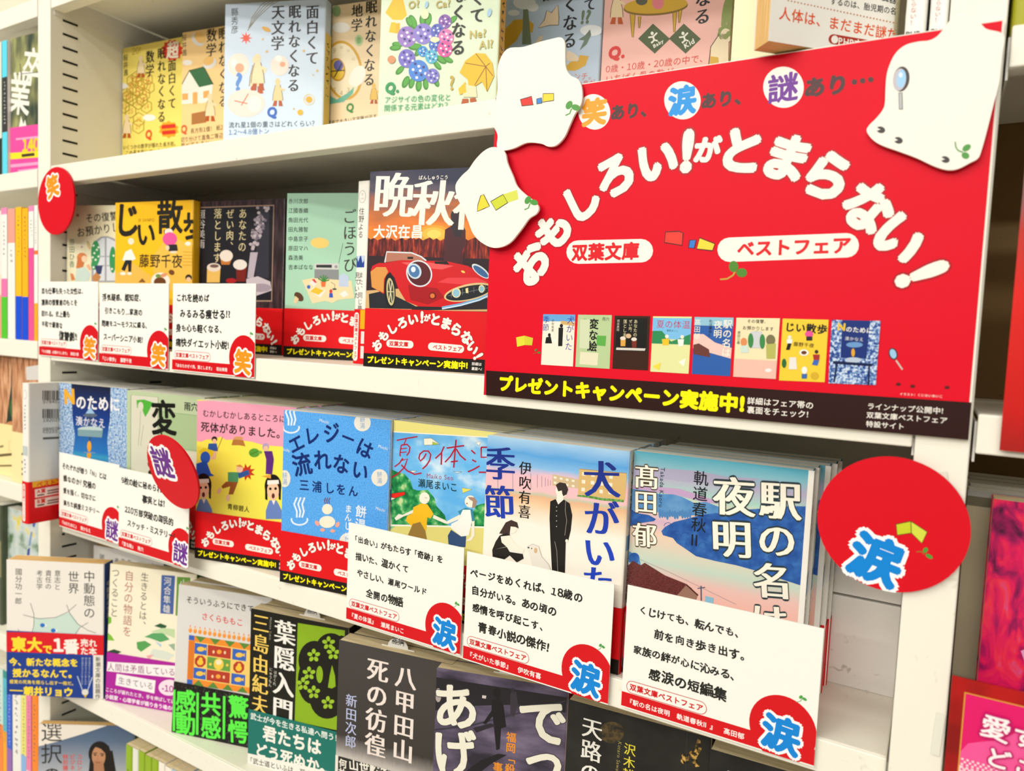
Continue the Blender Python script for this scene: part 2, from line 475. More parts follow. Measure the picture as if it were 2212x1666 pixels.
# zoomed views of the photograph used to read positions: x0, y0, scale
def Zv(x, y, k=3.95): return (x, y, k)
A1, A2, A3, A4 = Zv(0, 0), Zv(550, 0), Zv(1100, 0), Zv(1652, 0)
A5, A6, A7, A8 = Zv(0, 400), Zv(550, 400), Zv(1100, 400), Zv(1652, 400)
B1, B2, B3, B4 = Zv(0, 800), Zv(550, 800), Zv(1100, 800), Zv(1652, 800)
B5, B6, B7, B8 = Zv(0, 1200, 3.575), Zv(550, 1200, 3.575), Zv(1100, 1200, 3.575), Zv(1652, 1200, 3.575)
PX = Zv(0, 0, 1.0)
INK, RED, DRED = '#1c1a18', '#e8101c', '#9c0a14'

# ---------------------------------------------------------------- the campaign's printed pieces
ARC = 'おもしろい!がとまらない!'
def band_art(c):
    """front of the red paper band, millimetres from its top left"""
    c.mm().band(0, 34.4, '#e20c16').band(34.4, 44.5, '#191411')
    pos = [(11.5, 28, 8.6, 46), (17, 20.4, 8.8, 40), (24.2, 14.6, 8.8, 32), (32.7, 9.9, 9.2, 20), (41.6, 7.0, 9.2, 9), (48.9, 5.4, 9.2, 1), (53.4, 5.8, 5.6, 0), (60.3, 6.6, 9.4, -5), (69.3, 9.3, 9.6, -14), (77.6, 13.4, 9.8, -25), (86.2, 19.0, 9.8, -37), (91.4, 26.2, 9.4, -48), (95.8, 32.0, 8.6, -60)]
    for ch, (x, y, s, r) in zip(ARC, pos): c.g(ch, x, y, s*(0.36 if ch == '!' else 1), r, '#fbf6ee', 0.062 if ch != '!' else 0.055, hal=('#a60c12', 0.10))
    c.cap(22.6, 26, 40, 26.2, 2.9, '#fbf3ec').cap(58, 26.8, 81.6, 27.6, 2.9, '#fbf3ec')
    c.t('双葉文庫', 22.0, 26.1, 38.6, 26.2, '#d51420', 0.04).t('ベストフェア', 59.0, 27.0, 83, 27.7, '#d51420', 0.04)
    c.t('プレゼントキャンペーン実施中!', 3.0, 39.2, 88, 39.4, '#fff200', 0.055)
    c.t('詳細は', 91, 37.8, 99, 37.9, '#f4f0e8', 0.02).t('裏面へ!', 91, 41.3, 99.4, 41.4, '#f4f0e8', 0.02)
BAND = {}
def add_band(bd, root, t=None, w=0.105, spine=True):
    if 'm' not in BAND:
        c = Cv(bd, 'band_print', 0.105, 0.0445, off=0.00066); band_art(c); BAND['m'] = c.me
    else:
        o = bpy.data.objects.new('band_print', BAND['m']); COL.objects.link(o); o.parent = bd
    if t and spine:
        k = round(t*1e5)
        if k not in BAND:
            c = Cv(bd, 'band_spine_print', t, 0.0445, off=0.00066, side=w).mm()
            c.cap(t*500, 5.5, t*500, 39, min(3, t*330), '#fbf3ec').t('双葉文庫ベストフェア', t*500, 4.2, t*500, 40.5, '#d51420', 0.03, v=True); BAND[k] = c.me
        else:
            o = bpy.data.objects.new('band_spine_print', BAND[k]); COL.objects.link(o); o.parent = bd
MOOD = {'笑': '#f8981d', '涙': '#0a86dd', '謎': '#6c2d92'}
def card(x, y, z, lines, strip, mood, label, yaw=0, roll=0, wd=0.112, ht=0.080, lean=0):
    r = boxes('pop_card', [(0, wd, 0, 0.0006, 0, ht)], M('#f7f5ee', 0.55, 0.2)); r.matrix_world = pose(x, y, z, yaw, lean, roll)
    tag(r, label, 'card', 'handwritten recommendation cards clipped along the shelves')
    c = Cv(r, 'card_print', wd, ht, off=0.00005).mm()
    c.band(69.8, 79.2, '#d60a18')
    c.e(98, 63.5, 18.5, 19.5, '#d60a18', n=40)
    c.cap(7.0, 65.4, 50.5, 65.4, 4.15, '#c81420').cap(7.0, 65.4, 50.5, 65.4, 3.75, '#f7f5ee')
    c.t('双葉文庫ベストフェア', 5.0, 65.4, 52.5, 65.4, '#cf1420', 0.042)
    c.t(strip, 3.5, 75.0, 3.5+min(4.7, 74/len(strip))*len(strip), 75.0, '#fdf3f0', 0.022)
    c.g(mood, 97.5, 67, 21.5, -4, MOOD[mood], 0.028 if mood == '謎' else 0.05, hal=('#ffffff', 0.125))
    # two-leaf sprig printed beside the disc
    c.l([(104.5, 45.6), (106.4, 44.6), (107.4, 42.8)], 0.35, '#4a9a48').e(106.6, 42.0, 1.25, 0.8, '#4fa34c', 55).e(108.6, 42.6, 1.3, 0.85, '#4fa34c', -20)
    for txt, x0, yy, s in lines: c.t(txt, x0, yy+random.uniform(-.4, .4), x0+s*len(txt), yy+random.uniform(-.4, .8), '#23241f', 0.034, j=0.12)
    return r
Wd = lambda n, s: s
YC = -0.0016
card(-0.8445, YC, 1.3068, [('恋も仕事も失った女性は、', 5, 10, 7.0), ('凄腕の復讐屋のもとを', 5, 22, 7.0), ('訪れる。史上最も', 5, 34, 7.0), ('平和で優雅な', 5, 46, 7.0), ('復讐劇!!', 40, 57, 7.0)], '『その復讐、お預かりします』　原田ひ香', '笑', 'white handwritten card at the left end of the middle shelf, below the round orange-character tag')
card(-0.7300, YC, 1.3050, [('浮気疑惑、認知症、', 5, 14, 7.6), ('引きこもり…家族の', 9, 27, 7.0), ('問題をユーモラスに綴る、', 4, 40, 6.6), ('スーパーシニア小説!', 7, 53, 6.6)], '『じい散歩』　藤野千夜', '笑', 'white handwritten card below the golden yellow paperback, middle of the three')
card(-0.6118, YC, 1.3050, [('これを読めば', 5, 13, 7.8), ('みるみる痩せる!?', 10, 27, 7.8), ('身も心も軽くなる、', 5, 40, 7.6), ('痛快ダイエット小説!', 5, 54, 7.4)], '『あなたのゼイ肉、落とします』　垣谷美雨', '笑', 'white handwritten card below the black dessert-photo paperback')
YD = 0.0095
card(-0.7990, -0.0042, 1.1262, [('それぞれが想う「N」とは', 6, 14, 6.8), ('誰なのか? 究極の', 8, 27, 6.8), ('愛を描く、切なさに', 8, 40, 6.8), ('満ちた純愛ミステリー', 8, 53, 6.8)], '『Nのために』　湊かなえ', '謎', 'white handwritten card with a purple character, below the deep blue paperback', wd=0.109, ht=0.080)
card(-0.6888, -0.0050, 1.1240, [('9枚の絵に秘められた', 4, 12, 7.2), ('事実とは?', 38, 25, 7.2), ('210万部突破の国民的', 10, 40, 7.0), ('スケッチ・ミステリー!', 14, 53, 6.8)], '『変な絵』　雨穴', '謎', 'white handwritten card with a purple character, below the pale green paperback', wd=0.109)
card(-0.3982, YD, 1.1155, [('「出会い」がもたらす「奇跡」を', 4, 12, 6.0), ('描いた、温かくて', 8, 26, 6.8), ('やさしい、瀬尾ワールド', 10, 39, 6.4), ('全開の物語', 20, 53, 7.6)], '『夏の体温』　瀬尾まいこ', '涙', 'white handwritten card with a blue character, below the summer sky paperback')
card(-0.2830, YD-0.0008, 1.1140, [('ページをめくれば、18歳の', 3, 14, 6.9), ('自分がいる。あの頃の', 5, 27, 6.9), ('感情を呼び起こす、', 6, 40, 6.9), ('青春小説の傑作!', 12, 53, 7.2)], '『犬がいた季節』　伊吹有喜', '涙', 'white handwritten card with a blue character, below the paperback with the boy in black', wd=0.114)
card(-0.1603, YD, 1.1155, [('くじけても、転んでも、', 8, 14, 6.0), ('前を向き歩き出す。', 19, 27, 6.6), ('家族の絆が心に沁みる、', 6, 40, 6.1), ('感涙の短編集', 17, 53, 8.2)], '『駅の名は夜明　軌道春秋Ⅱ』　髙田郁', '涙', 'white handwritten card with a blue character, rightmost and largest in view', wd=0.116)

def disc(Mw, mood, label, gx, gy, gs, rot):
    n = 56; r = 35.0
    o = flat('round_tag', [(35+r*math.cos(2*PI*k/n), 35-r*math.sin(2*PI*k/n)) for k in range(n)], 0.070, 0.0018, M('#da061e', 0.42, 0.2), None)
    o.matrix_world = Mw; tag(o, label, 'tag', 'round red mood tags')
    c = Cv(o, 'tag_print', 0.070, 0.070).mm()
    c.g(mood, gx, gy, gs, rot, MOOD[mood], 0.03 if mood == '謎' else 0.055, hal=('#ffffff', 0.13))
    return o, c
o, c = disc(pose(-0.0505, -0.0030, 1.2270), '涙', 'round red tag with a blue character, taped to the right upright', 29.5, 54.5, 25, -14)
# things the figure held and trailed: open green book, two-leaf sprig
c.poly([(37.5, 34.5), (44, 31.8), (44.6, 37.8), (38.4, 40)], '#c9d22a').poly([(44, 31.8), (51.5, 36), (49.6, 42.2), (44.6, 37.8)], '#d6dc4a').l([(37.5, 34.5), (44, 31.8), (51.5, 36), (49.6, 42.2), (44.6, 37.8), (38.4, 40)], 0.4, '#3a3a20', True).l([(44, 31.8), (44.6, 37.8)], 0.35, '#3a3a20')
c.l([(47.5, 47), (49.5, 46.4), (51, 47.6)], 0.45, '#8a7a30').e(51.4, 45.4, 1.5, 1.0, '#4f9a3c', 70).e(53.2, 48.2, 1.7, 1.0, '#4f9a3c', -25)
o, c = disc(pose(-0.8440, -0.0028, 1.4358), '笑', 'small round red tag with an orange character on the left upright', 29, 19.5, 24, 12)
_d = (CF+CR*((372-IW/2)/FPX)+CU*(-(1021-IH/2)/FPX)).normalized()
_rr = (CR-_d*CR.dot(_d)).normalized(); _uu = _rr.cross(_d)
_a = _rr*0.45-_uu*0.89
_b = (_rr*0.89+_uu*0.45)*0.46-_d*0.888
_x = (_b*0.883+_a*0.47).normalized(); _z = -(_a*0.883-_b*0.47).normalized(); _y = _z.cross(_x)
_c = CAM+(CF+CR*((372-IW/2)/FPX)+CU*(-(1021-IH/2)/FPX))*0.635
Md = Matrix.Identity(4)
for i in range(3): Md[i][0], Md[i][1], Md[i][2] = _x[i], _y[i], _z[i]
Md = Matrix.Translation(_c) @ Md @ Matrix.Translation((-0.035, 0, -0.035))
disc(Md, '謎', 'tilted round red tag with a purple character in front of the pale green paperback', 22.5, 28, 30, 8)

# ---------------------------------------------------------------- the big red sign
SX, SZ, SW, SH = -0.2668, 1.3092, 0.2818, 0.1995
sg = boxes('campaign_sign', [(0, SW, 0, 0.0026, 0, SH)], M('#f4efe4', 0.6), None); sg.matrix_world = pose(SX, -0.0032, SZ)
tag(sg, 'large red campaign sign with arched white lettering on the bookcase front', 'sign')
c = Cv(sg, 'sign_print', SW, SH, off=0.00005)
c.mm().rect(0, 0.5, SW*1000-0.9, 200, M('#e00224', 0.5, 0.16))
c.z(*PX).poly([(1050, 800.5), (2101, 869.8), (2101, 970), (1050, 870)], '#2c0f0c')
BRN = '#472022'
c.z(*A3).e(725, 955, 136, 152, '#fbf6ec', 12, 40).g('笑', 727, 955, 215, 8, '#f9a01b', 0.055)
c.t('あり、', 862, 965, 1255, 922, BRN, 0.058)
c.e(1478, 857, 155, 163, '#fbf6ec', 12, 40).g('涙', 1478, 858, 245, 9, '#0c93e6', 0.055).t('あり、', 1632, 868, 2070, 812, BRN, 0.058)
c.z(*A4).e(160, 745, 173, 176, '#fbf6ec', 12, 40).g('謎', 156, 748, 270, 9, '#6d2b9a', 0.028).t('あり', 332, 752, 718, 712, BRN, 0.058)
for x, y in ((765, 700), (835, 690), (905, 680)): c.e(x, y, 24, 24, BRN)
for vw, ch, x, y, s, r in ((A7, 'お', 185, 665, 345, 50), (A7, 'も', 375, 385, 335, 47), (A7, 'し', 610, 135, 345, 36), (A3, 'ろ', 905, 1490, 375, 27), (A3, 'い', 1262, 1368, 370, 14), (A3, '!', 1512, 1290, 130, 3), (A3, 'が', 1690, 1278, 225, 0), (A3, 'と', 1985, 1282, 400, -4), (A4, 'ま', 190, 1345, 410, -15), (A4, 'ら', 540, 1500, 425, -23), (A8, 'な', 885, 190, 420, -36), (A8, 'い', 1150, 455, 420, -46), (A8, '!', 1335, 750, 150, -68)):
    c.z(*vw).g(ch, x, y, s, r, '#f7f4ea', .062 if ch != '!' else .056, hal=('#b00818', 0.09))
c.z(*A7).cap(588, 572, 1128, 560, 100, '#f7f4ea').t('双葉文庫', 532, 576, 1112, 560, '#e0101e', 0.045)
c.z(*A8).cap(-300, 552, 700, 514, 104, '#f7f4ea').t('ベストフェア', -238, 545, 742, 510, '#e0101e', 0.045)
for q, f in ((((1335, 400), (1450, 395), (1485, 410), (1475, 515), (1325, 490)), '#f03a2c'), (((1540, 470), (1595, 468), (1580, 540), (1530, 535)), '#2f7ed8'), (((1625, 450), (1755, 500), (1735, 560), (1600, 545)), '#f6d93c')): c.z(*A7).poly(q, f).l(q, 10, '#4a1a1c', True)
c.l([(1800, 805), (1860, 800), (1910, 770), (1930, 735)], 14, '#c8a03c').e(1915, 695, 40, 48, '#4f8a2c').e(1985, 748, 46, 38, '#4f8a2c')
c.z(*B3).t('プレゼントキャンペーン実施中!', -92, 108, 2010, 290, '#fff000', 0.062)
c.t('詳細はフェア帯の', 2030, 258, 2600, 302, '#f4efe6', 0.018).t('裏面をチェック!', 2028, 335, 2555, 378, '#f4efe6', 0.018)
c.z(*B4).t('ラインナップ公開中!', 872, 305, 1525, 348, '#f4efe6', 0.018).t('双葉文庫ベストフェア', 866, 380, 1562, 430, '#f4efe6', 0.018).t('特設サイト', 862, 456, 1195, 482, '#f4efe6', 0.018)
c.t('イラスト：くにのいあいこ', 1150, 202, 1520, 224, '#f4e4e0', 0.01)
for x, y in ((1140, 120), (1262, 137), (1555, 147)): c.e(x, y, 22, 14, '#5c1a1c')
c.z(*A8).e(1095, 1440, 38, 52, '#3c3430', 18).e(1095, 1440, 27, 42, '#9cc8ee', 18).l([(1120, 1495), (1175, 1575)], 14, '#c8c2b8')
c.z(*A7).poly([(60, 1300), (130, 1285), (135, 1365), (68, 1380)], '#e4dc3c').poly([(130, 1285), (205, 1305), (196, 1368), (135, 1365)], '#d4d038').l([(205, 1440), (240, 1430)], 5, '#b06030').e(228, 1408, 13, 9, '#4f8a3c', 50).e(256, 1430, 14, 9, '#4f8a3c', -15)
# eight small covers printed on the sign
TH8 = [((1174, 679), (1243, 680), (1238, 792), (1169, 788), '#f3ecdc'), ((1249, 680), (1322, 681), (1317, 797), (1243, 792.5), '#b9cf9c'), ((1328, 682), (1404.7, 683), (1400, 800.5), (1323, 796.5), '#3a1d10'), ((1411, 683.5), (1494.5, 684.5), (1487.6, 807.6), (1405, 802.8), '#e4e6a6'), ((1501, 685), (1585, 686.5), (1577, 813), (1494.5, 808), '#2d5fae'), ((1591, 686.6), (1685, 688), (1676, 819), (1584, 814), '#f2e4ba'), ((1691, 688.5), (1790, 691), (1781.5, 826), (1683, 822), '#f4cf3a'), ((1797.6, 691), (1902.5, 693.5), (1892, 832), (1790, 828), '#16307a')]
c.z(*PX)
for q in TH8: c.poly(q[:4], q[4])
c.poly([(1174, 679), (1243, 680), (1242.4, 695), (1173.4, 694)], '#6aa8e0').poly([(1212, 693), (1242, 697), (1241.5, 704), (1212, 701)], '#d8b070')
c.t('犬がいた', 1234, 682, 1228, 758, '#2438a0', v=True).t('季節', 1181, 682, 1179, 716, '#2438a0', v=True).t('伊吹有喜', 1195, 690, 1194, 717, INK, v=True)
c.e(1213, 704, 3.5, 4, INK).poly([(1207, 708), (1217, 708), (1215, 748), (1206, 748)], INK).e(1187, 724, 3, 4, INK).poly([(1180, 729), (1190, 727), (1193, 742), (1178, 742)], INK).e(1200, 737, 3.5, 5, '#f6f2ea')
c.t('変な絵', 1284, 688, 1279, 760, INK, .03, v=True).t('雨穴', 1301, 689, 1317, 690, INK).e(1264, 694, 7, 5, '#4fae3a').poly([(1254, 760), (1293, 763), (1291, 790), (1252, 787)], '#e6e2c4').poly([(1254, 690), (1275, 690), (1273, 754), (1252, 752)], '#d3dcb8').poly([(1290, 725), (1310, 726), (1308, 748), (1289, 746)], '#5fae4c')
c.poly([(1333, 687), (1399, 688), (1396, 760), (1329, 757)], '#141210').t('あなたの', 1374, 690, 1372, 728, '#e8dcae', v=True).t('ぜい肉、', 1363, 690, 1361, 722, '#e8dcae', v=True).t('落とします', 1351, 690, 1349, 738, '#e8dcae', v=True).t('垣谷美雨', 1336.5, 690, 1335, 716, '#d8d0c0', v=True)
c.poly([(1332, 751), (1395, 753), (1393, 758), (1331, 756)], '#d8d4cc').poly([(1341, 733), (1352, 733), (1351, 748), (1341, 748)], '#e0a848').poly([(1365, 736), (1376, 736), (1375, 752), (1366, 752)], '#7a2a1c').e(1346, 731, 6, 4, '#e8ddd0').e(1370, 733, 6, 4, '#e8ddd0').e(1358, 726, 6, 5, '#d8b890')
c.poly([(1411, 687), (1494.2, 688), (1492, 735), (1409, 731)], '#7cc0ee').poly([(1409.5, 715), (1430, 715), (1450, 738), (1492, 722), (1491, 745), (1408, 742)], '#2e8c54').t('夏の体温', 1418, 700, 1492, 702, '#c02050').t('瀬尾まいこ', 1440, 714, 1466, 715, INK)
c.e(1441, 727, 4, 4, '#f4ecdc').poly([(1430, 733), (1446, 731), (1445, 746), (1432, 746)], '#f2c428').e(1474, 728, 4, 4, '#f4ecdc').poly([(1464, 733), (1478, 733), (1476, 748), (1466, 748)], '#f6f4ee').poly([(1410, 792), (1428, 783), (1424, 800)], '#f0dc4a').poly([(1466, 782), (1482, 774), (1478, 792)], '#fbf8e8')
c.poly([(1501, 685), (1585, 686.5), (1584, 705), (1500, 703)], '#93c4dc').poly([(1499, 722), (1520, 722), (1545, 740), (1581, 752), (1579, 775), (1497, 752)], '#efc8c0').poly([(1498, 745), (1510, 742), (1532, 755), (1534, 772), (1498, 765)], '#6a3a34').t('駅の名は', 1573, 690, 1568, 772, '#f6f1e2', .01, v=True).t('夜明', 1552, 692, 1550, 731, '#f6f1e2', .01, v=True).t('髙田郁', 1508, 689, 1505, 734, '#f6f1e2', v=True).t('軌道春秋Ⅱ', 1536, 690, 1534, 728, '#1b2340', v=True)
c.t('その復讐、', 1614, 694, 1660, 695, INK).t('お預かりします', 1604, 708, 1672, 711, INK).t('原田ひ香', 1597, 715, 1595, 744, '#3b5a48', v=True).e(1634, 732, 13, 17, '#8fb08a').poly([(1622, 716), (1646, 716), (1646, 752), (1621, 752)], '#cfd2d8').e(1622, 736, 6, 16, '#3e8a4c').e(1647, 738, 6, 16, '#3e8a4c').e(1607, 739, 7, 9, '#e0905a').poly([(1600, 747), (1616, 746), (1618, 762), (1600, 762)], '#cfe2d8').e(1665, 735, 10, 12, '#7a7452').poly([(1655, 744), (1676, 742), (1675, 775), (1656, 775)], '#b8b860').poly([(1588, 775), (1678, 780), (1676, 819), (1584, 814)], '#efc0b0').e(1660, 800, 7, 4, '#eee')
c.t('じい散歩', 1695, 706, 1788, 712, INK, .03).t('藤野千夜', 1714, 743, 1759, 747, INK).e(1706, 729, 4, 4, '#f4ecdc').poly([(1700, 733), (1712, 733), (1711, 742), (1700, 742)], '#f8f6f0').poly([(1702, 742), (1710, 742), (1706, 756), (1698, 756)], '#1e1c1a').e(1748, 722, 9, 7, '#e8549a').poly([(1742, 727), (1755, 727), (1755, 736), (1742, 736)], '#2c2c2c').e(1737, 762, 10, 7, '#f6f2ea').e(1737, 762, 6, 4, '#6a3a20').poly([(1706, 772), (1720, 772), (1722, 798), (1704, 798)], '#e9e6e0').e(1694, 785, 5, 10, '#2e6a3a').e(1764, 760, 4, 4, '#3a2a20').poly([(1756, 766), (1771, 766), (1770, 778), (1758, 778)], '#a8302c').poly([(1758, 778), (1770, 778), (1766, 790), (1754, 788)], '#3a6ac0').e(1738, 800, 6, 8, '#f4f2ee').poly([(1732, 808), (1744, 808), (1743, 818), (1732, 818)], '#3c6cb0').e(1760, 812, 9, 8, '#d8b030')
LACE = blot('blue_lace_print', [(0.40, '#20418e'), (0.52, '#7da2d8'), (0.62, '#d6e4f4')], 900, 2)
c.poly([(1797.6, 691), (1820, 692), (1816, 772), (1792, 771)], LACE).poly([(1880, 693), (1902.5, 693.5), (1896, 775), (1872, 774)], LACE).poly([(1792, 772), (1896, 776), (1892, 832), (1790, 828)], LACE)
c.t('N', 1808, 706, 1827, 707, '#e8c23a', .05).t('のために', 1827, 711, 1886, 715, '#f4f4f4', .02).t('湊かなえ', 1825, 731, 1866, 734, '#e8e8ee').e(1846, 745, 18, 6, '#6a9ad0').e(1843, 762, 4, 9, '#e0a830').e(1843, 778, 18, 6, '#b8c8dc').poly([(1800, 780), (1886, 786), (1884, 792), (1800, 786)], '#0c1a48').l([(1808, 786), (1802, 826)], 4, '#0c1a48').l([(1878, 790), (1876, 832)], 4, '#0c1a48')

# white die-cut cards stuck over the sign
def cutout(label, view, pts, y, art):
    Mw = pose(SX, y, SZ)
    tmp = Cv.__new__(Cv); tmp.H = SH*1000; tmp.side = None; tmp.Mi = Mw.inverted(); tmp.f = view
    # smooth closed curve through the traced outline
    n = len(pts); P = []
    for i in range(n):
        p0, p1, p2, p3 = (Vector(pts[(i+k-1) % n]) for k in range(4))
        for k in range(4):
            t = k/4; P.append(0.5*((2*p1)+(p2-p0)*t+(2*p0-5*p1+4*p2-p3)*t*t+(3*p1-p0-3*p2+p3)*t**3))
    mm_ = [tmp.p(*q) for q in P]
    x0 = min(q[0] for q in mm_); y1 = max(q[1] for q in mm_); y0 = min(q[1] for q in mm_); x1 = max(q[0] for q in mm_)
    h = (y1-y0)/1000
    o = flat('die_cut_card', [(q[0]-x0, q[1]-y0) for q in mm_], h, 0.0018, M('#f7f4ea', 0.5, 0.25))
    o.matrix_world = pose(SX+x0/1000, y, SZ+SH-y1/1000)
    tag(o, label, 'card', 'white die-cut cards around the sign')
    cc = Cv(o, 'card_print', (x1-x0)/1000, h).z(*view); art(cc)
    return o
def sprig(cc, x, y, s, flip=1):
    cc.l([(x, y), (x+14*s*flip, y-6*s), (x+20*s*flip, y-22*s)], 4*s, '#4f9a44').e(x+12*s*flip, y-34*s, 15*s, 10*s, '#4f9a44', 60).e(x+34*s*flip, y-26*s, 15*s, 10*s, '#4f9a44', -15*flip)
def art1(cc):
    sprig(cc, 480, 985, 2.6)
    # three little books drawn on the card
    for q, f in ((((95, 850), (190, 822), (205, 895), (108, 905)), '#e0302c'), (((235, 845), (275, 835), (280, 880), (235, 888)), '#3a86d8'), (((290, 800), (380, 798), (380, 858), (285, 872)), '#f4d63a')): cc.poly(q, f).l(q, 7, '#3a332c', True)
cutout('white die-cut card at the top left corner of the sign', A3, [(-100, 760), (-95, 560), (-20, 420), (120, 400), (250, 360), (370, 330), (440, 320), (475, 370), (480, 560), (520, 640), (590, 680), (620, 760), (615, 880), (560, 970), (520, 1060), (470, 1170), (400, 1240), (330, 1250), (270, 1225), (150, 1218), (40, 1265), (-60, 1285), (-105, 1250), (-100, 1150), (-140, 1050), (-120, 900)], -0.0068, art1)
def art2(cc):
    cc.z(*A6).poly([(2015, 140), (2120, 80), (2160, 150), (2060, 215)], '#cfd83a').poly([(2120, 80), (2240, 40), (2250, 120), (2160, 150)], '#d9df5a').l([(2015, 140), (2120, 80), (2160, 150), (2060, 215)], 7, '#2c2a20', True)
    cc.poly([(1905, 170), (1930, 90), (1955, 80), (2005, 180), (1960, 200), (1900, 225)], '#f6d93c').l([(1905, 170), (1930, 90), (1955, 80), (2005, 180), (1960, 200), (1900, 225)], 6, '#2c2a20', True)
    cc.z(*A7); sprig(cc, 130, 210, 2.4)
cutout('white die-cut card overlapping the left edge of the sign, beside the sunset book', PX, [(984, 400), (997, 380), (1012, 366), (1025, 347), (1043, 328), (1062, 318), (1082, 321), (1092, 333), (1096, 352), (1108, 380), (1117, 402), (1135, 420), (1157, 437), (1164, 450), (1158, 462), (1143, 472), (1130, 490), (1117, 507), (1103, 523), (1085, 533), (1063, 535), (1040, 524), (1022, 505), (1012, 480), (1004, 460), (994, 440), (987, 424)], -0.0088, art2)
def art3(cc):
    cc.e(1165, 675, 70, 108, '#3b3733', -8).e(1150, 680, 56, 96, '#c4bec8', -8).e(1166, 672, 38, 78, '#9fd0f6', -8).e(1160, 640, 16, 22, '#e2f2fd').l([(1158, 790), (1162, 935)], 34, '#3b3733').l([(1158, 795), (1161, 930)], 24, '#b9bcc0')
    for x, y in ((990, 1108), (1140, 1198), (1540, 1362)): cc.e(x, y, 38, 28, '#3b3735', -15).poly([(x-40, y-22), (x-2, y-2), (x-34, y+8)], '#f7f4ea')
    cc.l([(1625, 1210), (1630, 1255), (1650, 1285), (1690, 1300)], 12, '#4f9a44').e(1722, 1262, 40, 26, '#4f9a44', 35).e(1712, 1328, 34, 28, '#4f9a44', -20)
cutout('large white die-cut card with a printed magnifying glass, top right', A4, [(870, 1120), (890, 1070), (950, 1010), (1005, 940), (1025, 880), (1030, 760), (1040, 640), (1070, 540), (1120, 450), (1200, 385), (1310, 355), (1400, 345), (1470, 310), (1530, 240), (1590, 160), (1650, 115), (1730, 118), (1800, 150), (1860, 220), (1900, 250), (1990, 270), (2030, 290), (2045, 330), (2025, 470), (2000, 700), (1960, 860), (1900, 1100), (1850, 1280), (1820, 1350), (1750, 1390), (1650, 1440), (1560, 1450), (1450, 1420), (1300, 1350), (1140, 1290), (1000, 1240), (920, 1190)], -0.0068, art3)
# ================================================================ top shelf: seven science paperbacks, face out
Z1 = 1.5092
G1 = 'science paperbacks on the top shelf'
def scribble(c, x, y0, y1, s, col, v=True):
    """print too small to read: short dark strokes in a column"""
    rnd = random.Random(int(y1*7)); y = y0
    while y < y1:
        for k in range(3): c.l([(x+rnd.uniform(-s, s)*.8, y+rnd.uniform(0, s)), (x+rnd.uniform(-s, s)*.8, y+rnd.uniform(0, s))], s*.22, col)
        y += s*1.7
def spine_strip(root, t, col, txt, w=0.105, y0=0, y1=148, tc=INK):
    c = Cv(root, 'spine_print', t, 0.148, off=0.00006, side=w).mm().band(y0, y1, col)
    scribble(c, t*500, y0+8, min(y1, y0+10+txt*5.2), t*330, tc)
def figure(c, x, y, s, body='#f4dcb0', boots='#b8541c', lean=0):
    """small faceless cream figure with brown boots"""
    c.poly([(x-24*s+lean, y-66*s), (x-6*s+lean, y-78*s), (x+18*s+lean, y-70*s), (x+38*s, y+10*s), (x+44*s, y+72*s), (x-48*s, y+74*s), (x-42*s, y+10*s)], body).e(x+lean-4*s, y-98*s, 23*s, 30*s, body)
    c.l([(x-48*s, y+74*s), (x-42*s, y+10*s), (x-24*s+lean, y-66*s)], 4*s, '#4a3a20').l([(x+18*s+lean, y-70*s), (x+38*s, y+10*s), (x+44*s, y+72*s)], 4*s, '#4a3a20').l([(x+10*s, y-40*s), (x+58*s, y-20*s)], 20*s, body)
    c.poly([(x-34*s, y+74*s), (x-8*s, y+74*s), (x-12*s, y+122*s), (x-50*s, y+122*s)], boots).poly([(x+6*s, y+74*s), (x+32*s, y+74*s), (x+44*s, y+122*s), (x+6*s, y+122*s)], boots)

r, cv, _ = book(pose(-0.8240, 0.0775, Z1, 4.9, 0), 'yellow honeycomb paperback, leftmost face-out book on the top shelf', col='#f8e272', group=G1)
c = Cv(cv, 'cover_print', .105, .148, Mw=r.matrix_world).z(*A1)
c.poly([(1470+78*(1+.22*(k % 2))*math.cos(k*PI/12), 430+78*(1+.22*(k % 2))*math.sin(k*PI/12)) for k in range(24)], '#e03a20').g('超', 1475, 425, 105, 5, '#fff8e0', .03)
for k in range(19):
    row = [(1165, 660), (1125, 690), (1215, 720), (1260, 675), (1170, 700), (1120, 755), (1275, 745), (1175, 780), (1235, 805), (1075, 805), (1120, 845), (1180, 880), (1060, 910), (1250, 910), (1115, 950), (1185, 1020), (1180, 1080), (1090, 830), (1215, 850)][k]
    s = 30+row[1]*0.022; c.l([(row[0]+s*math.cos(a*PI/3+.5), row[1]+s*1.15*math.sin(a*PI/3+.5)) for a in range(6)], 8, '#b89a2a', True).t(str(k+1), row[0]-s*.45, row[1], row[0]+s*.45, row[1]-3, '#e08a3a')
figure(c, 1205, 570, .75); figure(c, 1085, 1080, .8); c.e(1055, 735, 38, 24, '#f4efe6').e(1275, 1005, 55, 28, '#f4efe6')
c.t('面白くて', 1468, 505, 1470, 935, INK, .022, v=True, mode='m').t('眠れなくなる', 1380, 400, 1378, 1050, INK, .022, v=True, mode='m').t('数学', 1283, 425, 1278, 660, INK, .022, v=True, mode='m').t('桜井進', 1072, 460, 1075, 650, INK, v=True).t('20!', 1125, 440, 1205, 425, '#c8a82a')
